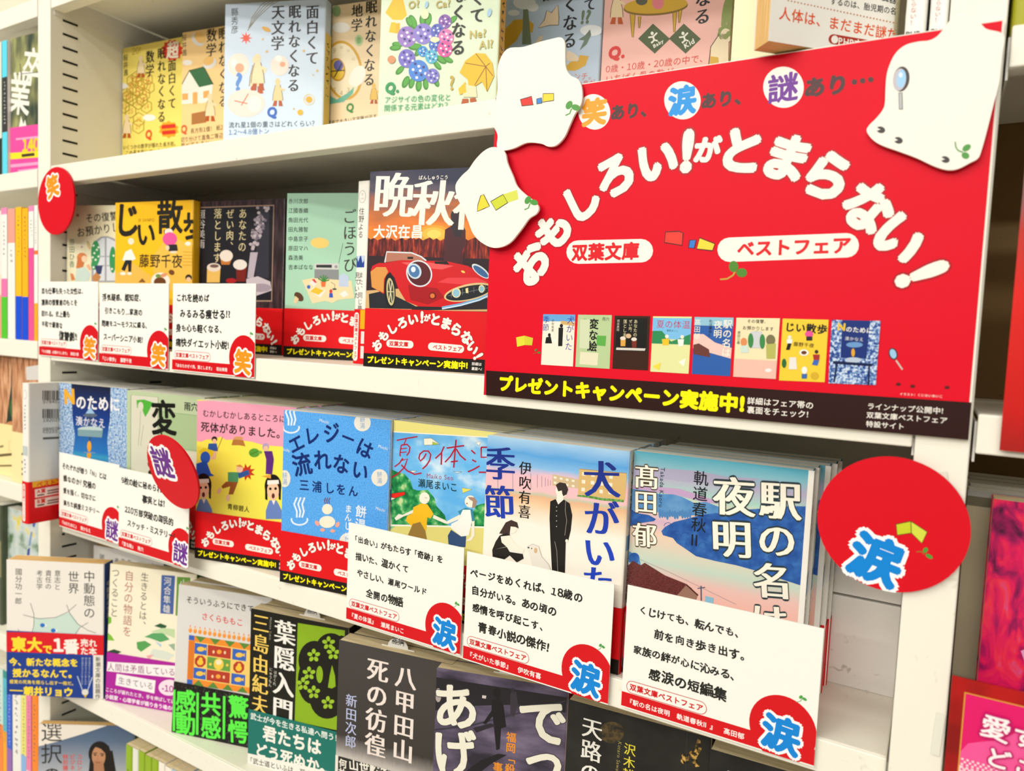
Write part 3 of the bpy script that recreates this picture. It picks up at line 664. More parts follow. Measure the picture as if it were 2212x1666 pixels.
c.t('Q', 1240, 1150, 1300, 1145, '#e0542a', .05).t('いくつかの数学が隠れた長方形。', 1050, 1260, 1520, 1225, INK).t('この長方形にはいくつの', 1070, 1310, 1440, 1280, INK).poly([(1440+70*(1+.25*(k % 2))*math.cos(k*PI/10), 1105+60*(1+.25*(k % 2))*math.sin(k*PI/10)) for k in range(20)], '#f0a81e').l([(1380, 1085), (1500, 1075)], 34, '#d8301c').l([(1385, 1135), (1500, 1125)], 34, '#d8301c')

r, cv, _ = book(pose(-0.7185, 0.0790, Z1, 7.5, 0), 'peach paperback with a green-roofed house on the top shelf', col='#fad492', group=G1)
c = Cv(cv, 'cover_print', .105, .148, Mw=r.matrix_world).z(*A1)
c.t('数学', 1808, 235, 1800, 490, INK, .024, v=True, mode='m').t('眠れなくなる', 1905, 225, 1905, 920, INK, .024, v=True, mode='m').t('桜井進', 1570, 290, 1575, 480, INK, v=True)
c.poly([(1530, 760), (1620, 600), (1720, 740), (1700, 880), (1535, 890)], '#f8f0e2').poly([(1610, 600), (1740, 570), (1820, 720), (1700, 745)], '#2f6a3c').poly([(1700, 745), (1815, 720), (1805, 860), (1705, 885)], '#fbf6ea').poly([(1645, 790), (1685, 785), (1685, 885), (1645, 888)], '#f0b060').poly([(1555, 800), (1605, 797), (1605, 850), (1555, 855)], '#f0b060').poly([(1735, 780), (1785, 770), (1782, 830), (1735, 840)], '#f0b060')
c.l([(1530, 760), (1615, 605), (1740, 570), (1820, 720)], 7, '#4a3a20').e(1690, 335, 48, 66, '#e8e6e2', 40).e(1705, 320, 40, 56, '#f8c878', 40).e(1790, 540, 60, 44, '#e8e6e2', 30).e(1780, 520, 48, 36, '#f8c878', 30).e(1600, 535, 42, 24, '#f8f2e6')
c.poly([(1635, 970), (1760, 945), (1760, 1045), (1635, 1065)], '#b0743a'); figure(c, 1795, 920, .95)
c.t('Q', 1540, 1105, 1600, 1100, '#d8602a', .05).t('長方形1個！ 紙2', 1625, 1120, 1905, 1085, INK).t('切り分けて直角二等辺', 1540, 1195, 1905, 1155, INK).t('並べてみると', 1540, 1245, 1790, 1222, INK)

r, cv, _ = book(pose(-0.6165, 0.0535, Z1, 18.8, 0), 'pale blue astronomy paperback with a red star on the top shelf', col=vgrad('pale_blue_cover', [(0, '#dcecf9'), (1, '#ccdcf0')], 0, .148), group=G1)
c = Cv(cv, 'cover_print', .105, .148, Mw=r.matrix_world).z(*A1)
c.poly([(2100+46*(.5 if k % 2 else 1.2)*math.cos(k*PI/8), 325+46*(.5 if k % 2 else 1.2)*math.sin(k*PI/8)) for k in range(16)], '#e8502c')
for k in range(4): c.l([(2115, 265-k*3), (2150+k*16, 150), (2230+k*30, 40), (2330+k*34, -20)], 5, '#8a8468')
c.t('縣秀彦', 2003, 65, 2003, 290, INK, v=True).e(2035, 555, 90, 100, '#f6e2d6').e(2045, 580, 38, 40, '#f2a884').e(1995, 540, 20, 40, '#fbf3ea').g('?', 2035, 700, 70, 0, '#5a90d8', .04)
figure(c, 2190, 640, 1.3, boots='#c0561e'); c.e(2100, 880, 160, 120, '#f6e2d6').l([(2000, 860), (2180, 900)], 9, '#e0785a').l([(2120, 800), (2060, 900)], 9, '#e0785a')
c.z(*A2).t('面白くて', 495, 35, 490, 560, INK, .03, v=True, mode='m').t('眠れなくなる', 345, 35, 330, 790, INK, .03, v=True, mode='m').t('天文学', 203, 35, 195, 435, INK, .03, v=True, mode='m')
figure(c, 30, 620, 1.25); figure(c, 200, 790, .95, '#f0d29a'); c.e(215, 560, 78, 85, '#f6e2d6').e(240, 550, 24, 22, '#f2a884').e(205, 500, 30, 26, '#fdf6ee').e(100, 250, 40, 18, '#e8b04a', -25)
for x, y, s in ((70, 335, 12), (105, 440, 14), (420, 435, 14), (535, 605, 14), (500, 640, 8), (335, 930, 10)): c.poly([(x+s*(.4 if k % 2 else 1.2)*math.cos(k*PI/6), y+s*(.4 if k % 2 else 1.2)*math.sin(k*PI/6)) for k in range(12)], '#e8b850')
c.e(465, 850, 28, 28, '#f0b028').l([(465+45*math.cos(k*PI/8), 850+45*math.sin(k*PI/8)) for k in range(16)], 6, '#e8d8a0', True).e(390, 960, 25, 25, '#f2b82e').e(0, 890, 60, 70, '#f6ece6')
c.t('Q', 105, 960, 195, 955, '#2a66c8', .05).z(*A1).t('流れ星１個の重さはどれくらい？', 1950, 1068, 2712, 1052, '#2a4a60').t('1.2〜4.8億トン', 1950, 1130, 2300, 1118, '#4a7ab8')
spine_strip(r, .012, '#eccf6a', 9, y0=30, y1=128)

r, cv, _ = book(pose(-0.5225, 0.1010, Z1, 9.8, 0), 'tan paperback with a round clock dial on the top shelf', col='#f5dcb2', group=G1)
c = Cv(cv, 'cover_print', .105, .148, Mw=r.matrix_world).z(*A2)
c.e(760, 600, 160, 255, '#d9a832', 8, 40).e(758, 600, 140, 232, '#f4e6c4', 8, 40).poly([(615, 800), (700, 850), (800, 790), (850, 740), (840, 800), (760, 870), (640, 890)], '#6fb8a0').e(705, 595, 70, 100, '#c8962a', 8).e(705, 595, 56, 84, '#e8c23c', 8).e(715, 560, 40, 46, '#6a6ab0', 8).l([(640, 610), (770, 600)], 9, '#3a3020').l([(680, 660), (745, 540)], 9, '#3a3020')
for k in range(12): c.t(str(k+1), 740+118*math.cos(k*PI/6)-14, 600+195*math.sin(k*PI/6), 740+118*math.cos(k*PI/6)+14, 600+195*math.sin(k*PI/6), '#a88a50')
c.e(740, 235, 75, 45, '#faf6ec').e(880, 650, 62, 95, '#f6f1e4', -25).e(840, 690, 38, 45, '#f6f1e4').e(700, 95, 36, 48, '#9cba84').e(890, 345, 34, 48, '#b4d09a').e(890, 345, 20, 30, '#8ab070')
c.t('地学', 878, 30, 870, 275, INK, .025, v=True, mode='m').t('眠れなくなる', 1000, -5, 975, 740, INK, .025, v=True, mode='m').t('Q', 780, 920, 850, 915, '#3f8a3c', .05).t('歴史で大きい文字盤が示す', 620, 1050, 1045, 990, INK); figure(c, 1020, 800, .7, '#e8c05a')
spine_strip(r, .012, '#f0d9a0', 6, y0=0, y1=148)

r, cv, _ = book(pose(-0.4165, 0.0500, Z1, 11.8, 0), 'pale green paperback with a hydrangea bouquet and yellow umbrella', col='#dcecd0', group=G1)
c = Cv(cv, 'cover_print', .105, .148, Mw=r.matrix_world).z(*A2)
c.poly([(1200, -40), (1260, -40), (1300, 130), (1260, 170), (1180, 170), (1115, 110)], '#f2c12a').poly([(1165, 190), (1205, 190), (1205, 285), (1145, 275)], '#f2c12a').poly([(1205, 200), (1240, 195), (1240, 285), (1205, 285)], '#e8b422')
for x, y, rr in ((1220, 380, 40), (1350, 190, 55), (1320, 190, 40), (1480, 170, 50), (1430, 170, 40), (1690, 170, 40), (1200, 410, 40), (1590, 510, 45), (1650, 510, 40), (1240, 600, 40), (1290, 700, 46), (1340, 710, 40), (1400, 730, 44), (1460, 720, 40), (1550, 700, 38), (1370, 400, 50), (1400, 440, 40), (1560, 560, 38)):
    a = math.degrees(math.atan2(400-y, x-1430)); c.e(x, y, rr*1.2, rr*.6, '#3f8a32', a).e(x+4, y-4, rr*.9, rr*.38, '#57a83e', a)
for x, y, rr, q in ((1300, 315, 82, '#9a7cc8'), (1440, 290, 82, '#8d80d2'), (1625, 185, 56, '#8a5cb0'), (1560, 265, 56, '#5a68c0'), (1635, 320, 66, '#d87ab8'), (1540, 385, 52, '#4a78cc'), (1625, 420, 64, '#d858a0'), (1437, 440, 42, '#3a94dc'), (1510, 485, 54, '#56b4d8'), (1300, 500, 72, '#7a70cc'), (1400, 605, 84, '#4a86dc'), (1520, 650, 58, '#7c7ad0')):
    c.e(x, y, rr, rr*1.1, q)
    for k in range(9):
        a = k*2.4; d = rr*.78*math.sqrt((k+.5)/9); c.e(x+d*math.cos(a), y+d*math.sin(a)*1.1, rr*.15, rr*.15, ('#f0e8fa', '#3c3a88')[k % 2], n=8)
c.e(1455, 125, 34, 40, '#f2eec4').e(1540, 340, 40, 24, '#f0eac0').e(1170, 510, 34, 34, '#d89468')
c.poly([(1750, 620), (1800, 520), (1890, 455), (1970, 460), (2030, 540), (2045, 650), (1985, 785), (1940, 700), (1880, 740), (1830, 770), (1820, 680)], '#f2bc22')
for q in ((1800, 540), (1890, 460), (2010, 540), (2035, 650), (1985, 780), (1880, 730)): c.l([(1975, 570), q], 7, '#8a6010')
c.poly([(1780, 720), (1890, 740), (1900, 830), (1780, 830)], '#f4e0b8').poly([(1740, 760), (1800, 700), (1810, 790), (1750, 810)], '#f2c12a').poly([(1775, 845), (1825, 845), (1825, 890), (1765, 890)], '#b8561e').poly([(1840, 840), (1885, 835), (1895, 870), (1840, 875)], '#b8561e')
c.t('くて', 1905, -90, 1900, 205, INK, .03, v=True, mode='m').t('眠れなくなる', 1760, -420, 1735, 480, INK, .03, v=True, mode='m')
for s_, x, y, z_ in (('O?', 1310, 50, 100), ('Ca?', 1545, 45, 130), ('Ne?', 1830, 300, 150), ('Al?', 1915, 390, 125)): c.t(s_, x, y, x+z_, y-18, '#c2b46a', .03)
c.t('?', 1655, 715, 1715, 705, '#c2a84a', .02).e(1470, 42, 15, 30, '#a8d0ec', -15).e(2005, 110, 18, 36, '#a8d0ec', -15)
c.t('Q.', 1115, 755, 1235, 745, '#2f9a5a', .06).t('アジサイの色の変化と', 1110, 855, 1680, 830, '#3aa868').t('関係する元素はどれ？', 1105, 925, 1680, 898, '#3aa868')
spine_strip(r, .012, '#f0bc4a', 15, y0=10, y1=118)

r, cv, _ = book(pose(-0.3645, 0.1400, Z1, 1.5, 0), 'grey blue paperback with birds and a money tree on the top shelf', col='#b9cbdf', group=G1)
c = Cv(cv, 'cover_print', .105, .148, Mw=r.matrix_world).z(*A3)
c.poly([(-40, 250), (40, 170), (160, 160), (210, 210), (200, 280), (110, 260), (60, 350), (-40, 430)], '#d6a62a').poly([(120, 60), (160, 60), (190, 380), (110, 380)], '#7a8468').e(130, 20, 95, 60, '#eef2f6').e(40, 110, 50, 26, '#eef2f6').e(200, 60, 50, 40, '#eef2f6')
c.poly([(245, 240), (300, 170), (320, 90), (360, 110), (415, 40), (425, 150), (420, 215), (350, 215)], '#e8d2b4').l([(245, 240), (300, 170), (320, 90), (360, 110), (415, 40), (425, 150), (420, 215), (350, 215)], 6, '#6a5a40', True).poly([(210, 380), (260, 310), (295, 305), (260, 380)], '#e8d2b4')
c.e(700, 260, 95, 48, '#eef2f6').poly([(690, 250), (650, 300), (590, 340), (640, 345), (600, 430), (660, 380), (700, 300)], '#6a7a6a').poly([(480, 480), (500, 430), (560, 460), (610, 510), (560, 525), (500, 520)], '#e8d2b4').poly([(480, 560), (590, 520), (600, 470), (680, 480), (650, 560), (560, 605), (490, 600)], '#d6a62a').e(560, 560, 60, 38, '#d6a62a')
c.t('面白くて', 695, -420, 690, 100, INK, .03, v=True, mode='m').t('眠れなくなる', 545, -500, 510, 420, INK, .03, v=True, mode='m').t('進化論', 340, -380, 340, 10, INK, .03, v=True, mode='m').t('!?', 605, 150, 700, 140, '#6a7a60', .04).t('ダーウィンフィンチ。', 120, 680, 740, 645, '#e0604a').t('この鳥が', 520, 730, 735, 702, '#e0604a')

r, cv, _ = book(pose(-0.2590, 0.1450, Z1, 1.0, 0), 'salmon pink paperback with green diamond signs and a round table', col='#f8c0b4', group=G1)
c = Cv(cv, 'cover_print', .105, .148, Mw=r.matrix_world).z(*A3)
c.e(1250, 60, 275, 72, '#8a6a1c', 4, 36).e(1250, 45, 272, 70, '#d8ac2a', 4, 36)
for q in (((1030, 120), (1075, 130), (1060, 320), (1048, 315)), ((1100, 140), (1125, 140), (1115, 240), (1105, 240)), ((1395, 110), (1430, 105), (1415, 275), (1403, 275)), ((1445, 95), (1475, 85), (1455, 195), (1445, 195))): c.poly(q, '#d8ac2a').l(q, 5, '#6a5010', True)
c.e(1270, 25, 50, 55, '#e8808a').e(1130, 5, 50, 40, '#5a5a4a'); figure(c, 920, 60, 1.2, boots='#c85a1c')
for x, y, tt in ((1232, 330, 'Baby'), (1495, 330, 'Kid')):
    c.poly([(x-132, y), (x-5, y-128), (x+140, y+2), (x+10, y+128)], '#4c5a2c').t(tt, x-5, y+70, x+85, y+15, '#f4f2e4', .03).e(x-12, y-45, 13, 15, '#f4f2e4').l([(x-45, y-10), (x-5, y-15), (x+30, y-50)], 14, '#f4f2e4').l([(x-5, y-25), (x+5, y+15), (x-20, y+38)], 16, '#f4f2e4').l([(x+5, y+10), (x+35, y+20)], 13, '#f4f2e4')
c.t('面白くて', 1800, -560, 1795, -60, INK, .03, v=True, mode='m').t('眠れなくなる', 1680, -700, 1645, 215, INK, .03, v=True, mode='m').t('!', 1800, 150, 1920, 148, '#8a9a4a', .1)
c.poly([(1720, 560), (1720, 400), (1790, 300), (1870, 290), (1870, 560)], '#f4e2bc').e(1850, 305, 48, 62, '#f4e2bc').l([(1700, 570), (1720, 400), (1790, 295)], 7, '#4a3a20').poly([(1705, 570), (1720, 480), (1785, 490), (1790, 560)], '#d8ac2a')
c.t('Q.', 845, 455, 990, 440, '#e02a24', .06).t('0歳・10歳・20歳の中で、', 822, 592, 1700, 492, '#dd3c34').t('いちばん骨の数が', 820, 680, 1405, 612, '#dd3c34')
spine_strip(r, .014, '#f2e2a0', 8, y0=0, y1=98)

r, cv, _ = book(pose(-0.0887, -0.0200, Z1+.0006, 45, 0), 'white book turned sideways with orange lettering and a brown seal', w=.078, t=.014, col='#f6f4ee', pg=PG_O, group=G1)
c = Cv(cv, 'cover_print', .078, .148, Mw=r.matrix_world).z(*A4)
c.t('人体は、まだまだ謎だらけ', 120, 108, 1330, 337, '#e8541c', .012).t('するのは、胎児期の名残', 555, 5, 1180, 108, INK, .012).t('臓器？', 1000, -30, 1185, 22, INK, .012)
for k in range(36): c.e(200+k*28, 5+k*5.9, 6.5, 6.5, '#c87a4a', n=10)
c.cap(585, 335, 880, 385, 42, '#b02c1c').e(595, 338, 30, 34, '#f6f4ee').t('PHP文庫', 622, 350, 900, 392, '#f6f4ee', .02)
_d = CF+CR*((1582-IW/2)/FPX)+CU*(-(80-IH/2)/FPX); _x = CAM.x+_d.x*(0.480/_d.y)
book(pose(_x, .060, Z1), 'plain pale cream book standing behind the white book with orange lettering', w=-0.0345-_x, t=.012, col='#f8efc6', group=G1)
for k, (xa, xb) in enumerate(((1955, 2001), (2007, 2051))):
    d = CF+CR*((xa-IW/2)/FPX)+CU*(-(50-IH/2)/FPX); x0 = CAM.x+d.x*(0.424/d.y)
    d = CF+CR*((xb-IW/2)/FPX)+CU*(-(50-IH/2)/FPX); x1 = CAM.x+d.x*(0.424/d.y)
    x1 = min(x1, XR-0.0006)
    r, cv, _ = book(pose(x0, 0.004, Z1), ['white spine-out paperback, left of the two beside the upright', 'white spine-out paperback touching the upright, behind the white die-cut card'][k], w=x1-x0, t=.105, col='#f3f3ee', spine='S', group='spine-out paperbacks at the end of the top shelf')
    c = Cv(cv, 'spine_print', x1-x0, .148, Mw=r.matrix_world).z(1940, 0, 8.132)
    q = 440*k
    c.t('とまらない！', 290+q, -195, 258+q-(10 if k else 0), 445-(50 if k else 0), '#b8302c', v=True).t('PHP', 125+q, 605-(50*k), 385+q, 590-(45*k), INK, .05)
    for j in range(5): c.l([(150+j*28+q, -400), (125+j*28+q, 620-50*k)], 3, '#dcdcd4')

# ================================================================ second shelf
Z2 = 1.3222
G2 = 'paperbacks with the red campaign band on the second shelf'
REDB = (0.0445, M('#de0c16', .4))
r, cv, bd = book(pose(-0.8238, 0.0165, Z2, 15.5, 0), 'cream paperback with an arched window and red-haired reader', t=.011, col='#f4ecc8', group=G2, band=REDB)
add_band(bd, r, .011)
c = Cv(cv, 'cover_print', .105, .148, Mw=r.matrix_world).z(60, 340, 5.555)
c.t('その復讐、', 690, 735, 1180, 690, '#26281f', .01).t('お預かりします', 585, 905, 1320, 800, '#26281f', .01).t('原田ひ香', 530, 975, 530, 1325, '#3a6a4a', v=True)
c.poly([(765, 1500), (765, 1120), (800, 1010), (880, 950), (960, 945), (1040, 975), (1060, 1010), (1060, 1500)], '#a8a8b0').poly([(790, 1480), (790, 1120), (820, 1030), (890, 970), (960, 965), (1050, 1010), (1050, 1480)], '#dfe4ea').l([(935, 960), (935, 1480)], 22, '#a8a8b0').l([(800, 1190), (1050, 1190)], 12, '#a8a8b0').l([(790, 1300), (1050, 1300)], 12, '#a8a8b0')
c.e(815, 1150, 55, 150, '#3c9a5c').e(1020, 1230, 40, 160, '#3c9a5c').e(800, 1290, 40, 60, '#3c9a5c')
for x, y in ((790, 1060), (830, 1110), (800, 1150), (850, 1190), (815, 1230), (1010, 1340), (1030, 1180), (790, 1320), (850, 1080), (780, 1200)): c.e(x, y, 13, 13, '#f2f6e4', n=10)
c.poly([(805, 1300), (900, 1300), (880, 1400), (830, 1410)], '#3a4068').e(650, 1200, 60, 55, '#e08a52').poly([(600, 1200), (580, 1330), (660, 1340), (690, 1220)], '#d67c46').e(680, 1220, 34, 40, '#f6d6b4').poly([(585, 1340), (690, 1310), (750, 1400), (730, 1490), (570, 1490)], '#cfe2d8').poly([(700, 1300), (735, 1280), (765, 1340), (740, 1360)], '#f2b890').poly([(770, 1440), (820, 1380), (880, 1430), (850, 1490), (790, 1490)], '#c88a52').poly([(510, 1390), (545, 1400), (570, 1470), (525, 1480)], '#e08a52').poly([(705, 1000), (740, 1010), (765, 1090), (740, 1110), (715, 1070)], '#d8c48a').e(600, 695, 18, 18, '#b8786a').e(650, 1075, 14, 12, '#c8a0b0')

YEL = blot('golden_cover_print', [(0.42, '#fcc010'), (0.5, '#fdc41c'), (0.58, '#f9c64a')], 22, 1)
r, cv, bd = book(pose(-0.7465, 0.0240, Z2, 9.0, 0), 'golden yellow paperback with brushed black title and walking old man', t=.010, col='#fec41e', group=G2, band=REDB)
add_band(bd, r, .010)
c = Cv(cv, 'cover_print', .105, .148, Mw=r.matrix_world).z(*A5)
c.poly([(1310, 600), (1400, 480), (1500, 450), (1640, 520), (1640, 900), (1310, 900)], '#f9c552').poly([(985, 760), (1130, 660), (1290, 780), (1290, 900), (985, 900)], '#f8c258')
c.g('じ', 1085, 295, 225, -3, '#25221a', .035).g('い', 1245, 415, 170, 4, '#25221a', .035).g('散', 1450, 270, 225, 2, '#25221a', .03).g('歩', 1660, 340, 200, 0, '#25221a', .03).t('JII SANPO', 1180, 300, 1320, 298, '#7a5a14')
c.t('藤野千夜', 1185, 645, 1560, 650, '#25221a', .012)
c.e(1118, 480, 26, 28, '#f6e6cc').poly([(1070, 570), (1120, 545), (1160, 630), (1090, 660), (1045, 640)], '#fbf8f0').poly([(1070, 640), (1125, 640), (1120, 740), (1095, 740), (1092, 670), (1065, 735), (1035, 720)], '#26282c').e(1050, 755, 24, 14, '#f8f4ea').e(1105, 755, 20, 12, '#f8f4ea')
c.e(1440, 400, 36, 30, '#f4ead8').e(1450, 460, 62, 58, '#ee5aa2').poly([(1420, 510), (1510, 505), (1520, 560), (1440, 565)], '#2a2a30').e(1430, 535, 16, 22, '#f0d8b8').e(1480, 572, 30, 10, '#e8e0d0')
c.e(1370, 820, 80, 74, '#f8f3e8', n=32).e(1365, 830, 52, 44, '#70421e').e(1395, 770, 36, 16, '#e0a070', 20).e(1350, 775, 22, 16, '#7a9a4a').e(1465, 745, 26, 22, '#7a4a22', -35).poly([(1180, 830), (1215, 795), (1245, 830)], '#8a5a2a')
c.e(1605, 500, 26, 18, '#f6f0e0')
for k in range(5): c.l([(1560, 570+k*28), (1640, 572+k*28)], 5, '#d89a20')
c.e(1610, 790, 28, 28, '#3a2a20').e(1610, 805, 20, 20, '#f0c8a0')

DARK = blot('dark_wood_frame_print', [(0.38, '#241416'), (0.55, '#3c2a30'), (0.68, '#5a3a3c')], 260, 4, (1, 1, .15))
r, cv, bd = book(pose(-0.6440, 0.0495, Z2, 8.0, 0), 'black paperback with cream desserts and gold vertical lettering', t=.012, col=DARK, group=G2, band=REDB)
add_band(bd, r, .012)
c = Cv(cv, 'cover_print', .105, .148, Mw=r.matrix_world).z(400, 380, 5.207)
c.poly([(135, 352), (1002, 325), (978, 1415), (130, 1415)], '#a88a78').poly([(145, 365), (992, 338), (968, 1400), (140, 1400)], '#1c1b22').poly([(820, 345), (945, 340), (940, 1150), (790, 1150)], '#35343f')
GOLD = '#e3d2a0'
c.t('あなたの', 650, 360, 640, 860, GOLD, .01, v=True, mode='m').t('ぜい肉、', 508, 365, 500, 850, GOLD, .01, v=True, mode='m').t('落とします', 370, 362, 358, 985, GOLD, .01, v=True, mode='m').t('垣谷美雨', 190, 375, 180, 820, '#d8d2d0', .01, v=True, mode='m')
rnd = random.Random(3)
for k in range(70):
    y = rnd.uniform(350, 830); x = 900-(y-350)*.28+rnd.uniform(-90, 60)*(1-(y-350)/900); c.e(x, y, 20, 17, ('#a89aa4', '#c8bcc2', '#7c7280')[k % 3], n=9)
c.poly([(735, 860), (820, 860), (770, 1150), (700, 1150)], '#c0b4c0').poly([(690, 1160), (820, 1130), (960, 1190), (975, 1290), (800, 1350), (690, 1230)], '#cfc4cc').e(860, 1260, 110, 48, '#a89aa6')
c.poly([(250, 1030), (400, 1030), (390, 1200), (245, 1200)], '#eebf62').e(325, 1030, 78, 48, '#eadccd').e(330, 1015, 50, 20, '#7a5a50').poly([(395, 900), (540, 900), (500, 1000), (410, 1000)], '#c87a34').e(465, 900, 74, 66, '#efe2d4').poly([(575, 1030), (695, 1030), (680, 1190), (580, 1190)], '#7c2016').e(620, 1000, 78, 58, '#efe6dc').e(520, 1180, 60, 28, '#b01c20')

r, cv, bd = book(pose(-0.5180, 0.0465, Z2, 16.5, 0), 'mint green paperback with a radio, open map and mushroom', t=.012, col='#aedcc0', group=G2, band=REDB)
add_band(bd, r, .012)
c = Cv(cv, 'cover_print', .105, .148, Mw=r.matrix_world).z(400, 380, 5.207)
for k, nm in enumerate(('赤川次郎', '江國香織', '角田光代', '田丸雅智', '中島京子', '原田マハ', '森浩美', '吉本ばなな')): c.t(nm, 1158, 285+k*106, 1158+57*len(nm), 285+k*106, '#33443c', .008)
c.t('ごほうび', 1848, 365, 1855, 1090, '#35302a', .008, v=True, mode='m')
c.e(1515, 755, 105, 60, '#fcd876', -3).l([(1726, 985), (1775, 760)], 5, '#6a7a70').poly([(1455, 985), (1728, 985), (1728, 1185), (1455, 1180)], '#8e9294').poly([(1455, 985), (1728, 985), (1728, 1055), (1455, 1050)], '#d4d6d4').poly([(1475, 1000), (1650, 1000), (1650, 1035), (1475, 1032)], '#2e3032').e(1698, 1022, 18, 18, '#9a9c9c')
c.poly([(1315, 1175), (1430, 1150), (1870, 1180), (1900, 1375), (1720, 1395), (1655, 1430), (1580, 1405), (1430, 1435), (1370, 1290)], '#fbe0b0').poly([(1395, 1290), (1455, 1245), (1580, 1290), (1520, 1370)], '#f2f0ea').poly([(1405, 1300), (1465, 1250), (1560, 1290), (1500, 1340)], '#fcc636').poly([(1395, 1205), (1440, 1165), (1490, 1200), (1450, 1245)], '#f2ece6').poly([(1425, 1165), (1455, 1160), (1485, 1205), (1455, 1200)], '#d8404a').e(1390, 1250, 20, 22, '#3a6ac0')
c.poly([(1525, 1190), (1585, 1190), (1575, 1250), (1535, 1250)], '#f0763c')
for a in (-60, -30, 0, 25, 50, 75): c.l([(1555, 1190), (1555+70*math.sin(math.radians(a)), 1190-75*math.cos(math.radians(a)))], 14, '#3f8a40')
c.poly([(1730, 1130), (1785, 1090), (1840, 1135), (1838, 1250), (1728, 1245)], '#c3d3ec').e(1680, 1275, 26, 10, '#2c4a3a').l([(1680, 1275), (1685, 1225), (1640, 1195)], 5, '#2c4a3a').e(1640, 1300, 17, 24, '#d8383c').poly([(1622, 1320), (1660, 1320), (1664, 1370), (1620, 1370)], '#3358c0').poly([(1735, 1325), (1800, 1290), (1840, 1340), (1780, 1370)], '#f4f2ee')
c.e(1280, 1360, 62, 40, '#5c3a22', -45).poly([(1240, 1350), (1280, 1385), (1250, 1440), (1220, 1420)], '#f2d2a0')

r, cv, bd = book(pose(-0.4172, 0.0290, Z2, 0, 0), 'white spine-out paperback between the mint book and the sunset book', w=.0125, t=.105, col='#f5f2ea', spine='S', group=G2, band=REDB)
c = Cv(cv, 'spine_print', .0125, .148, Mw=r.matrix_world).mm()
c.t('住野よる', 5.2, 21, 4.6, 46, INK, v=True).e(5.4, 12.5, 3.7, 5.0, '#8a8a86').e(5.4, 12.5, 3.4, 4.7, '#f5f2ea').t('す', 4.2, 10.8, 6.6, 10.8, '#777').t('12-01', 3.4, 14, 7.4, 14, '#777').rect(1.2, 60, 9.6, 69.5, '#2c4a9a').poly([(1.2, 60), (5, 60), (3, 65)], '#c8d8f0').poly([(6, 60), (9.6, 60), (9.2, 64), (7.6, 66)], '#c8d8f0').t('また、同じ夢を', 6.4, 73, 6.0, 111, INK, v=True).t('見ていた', 2.6, 73, 2.4, 95, INK, v=True)
c = Cv(bd, 'band_print', .0125, .0445, Mw=r.matrix_world, off=.00066).mm().cap(3.6, 5, 3.2, 40, 2.4, '#fbf3ec').t('双葉文庫ベストフェア', 3.6, 3.8, 3.2, 41, '#d51420', .03, v=True).rect(7.4, .5, 12.5, 16, '#f6b01c').rect(8.8, 18, 12.5, 28, '#fbe0dc').rect(8.8, 30, 12.5, 40, '#fbe0dc')

SUN = vgrad('sunset_print', [(0, '#2a1014'), (.16, '#4a1818'), (.28, '#8a2a20'), (.35, '#dc4a20'), (.45, '#f69c30'), (.58, '#f0802c'), (.72, '#b86a3c'), (.85, '#5a5262'), (1, '#262c46')], .044, .148, .42, 52, (.4, 1, 1.7))
r, cv, bd = book(pose(-0.3822, 0.0036, Z2, 10.2, 0.5), 'sunset paperback with a red sports car and big white title', t=.013, col=SUN, group=G2, band=REDB)
add_band(bd, r, .013)
c = Cv(cv, 'cover_print', .105, .148, Mw=r.matrix_world).z(780, 350, 6.9125)
for k, q in enumerate(('#f08a2c', '#f6a534', '#fabf48', '#fcd868')): c.e(1090, 1075, 330-k*75, 170-k*36, q, n=36)
GRASS = blot('dry_grass_print', [(.35, '#2c0e10'), (.5, '#6e1c1a'), (.62, '#b03a24'), (.75, '#e0703a')], 420, 5, (1, 1, .18))
c.poly([(90, 1120)]+[(90+k*52, 1150+((k*37) % 60)-30) for k in range(1, 37)]+[(1990, 1500), (90, 1680)], GRASS)
c.poly([(90, 1400), (2000, 1450), (2000, 2400), (80, 2400)], '#2e1a22')
c.e(1420, 810, 82, 105, '#2c2128').poly([(1345, 790), (1400, 710), (1470, 730), (1510, 860), (1530, 1060), (1490, 1140), (1400, 1130), (1340, 1000)], '#2f242b').poly([(1255, 1010), (1340, 960), (1400, 1120), (1490, 1120), (1530, 960), (1560, 1020), (1560, 1230), (1510, 1330), (1520, 1600), (1220, 1600), (1250, 1300), (1240, 1200)], '#4c2028')
c.g('晩', 490, 490, 620, -1, '#f8f2e8', .03, mode='m').g('秋', 1085, 610, 650, -1, '#f8f2e8', .03, mode='m').g('行', 1690, 690, 640, -1, '#f8f2e8', .03, mode='m').t('大沢在昌', 180, 1040, 930, 1040, '#fbf6ee', .028).t('ばんしゅうこう', 860, 235, 1305, 228, '#f6f0e6', .02)
c.z(*A6)
CARR = '#d3161e'
c.poly([(955, 900), (1300, 880), (2030, 900), (2030, 1080), (940, 1060)], '#d8b27a').poly([(975, 930), (1110, 900), (1330, 1010), (1420, 1060), (980, 1050)], '#23262e').poly([(1340, 1040), (2010, 960), (2020, 1060), (1340, 1070)], '#2a2228')
c.poly([(990, 740), (1005, 690), (1060, 665), (1110, 665), (1250, 640), (1450, 645), (1640, 650), (1820, 690), (1950, 760), (2015, 820), (2028, 860), (2000, 950), (1880, 1000), (1600, 1040), (1400, 1035), (1290, 990), (1225, 880), (1195, 790), (1155, 740), (1120, 780), (1105, 930), (1000, 870)], CARR)
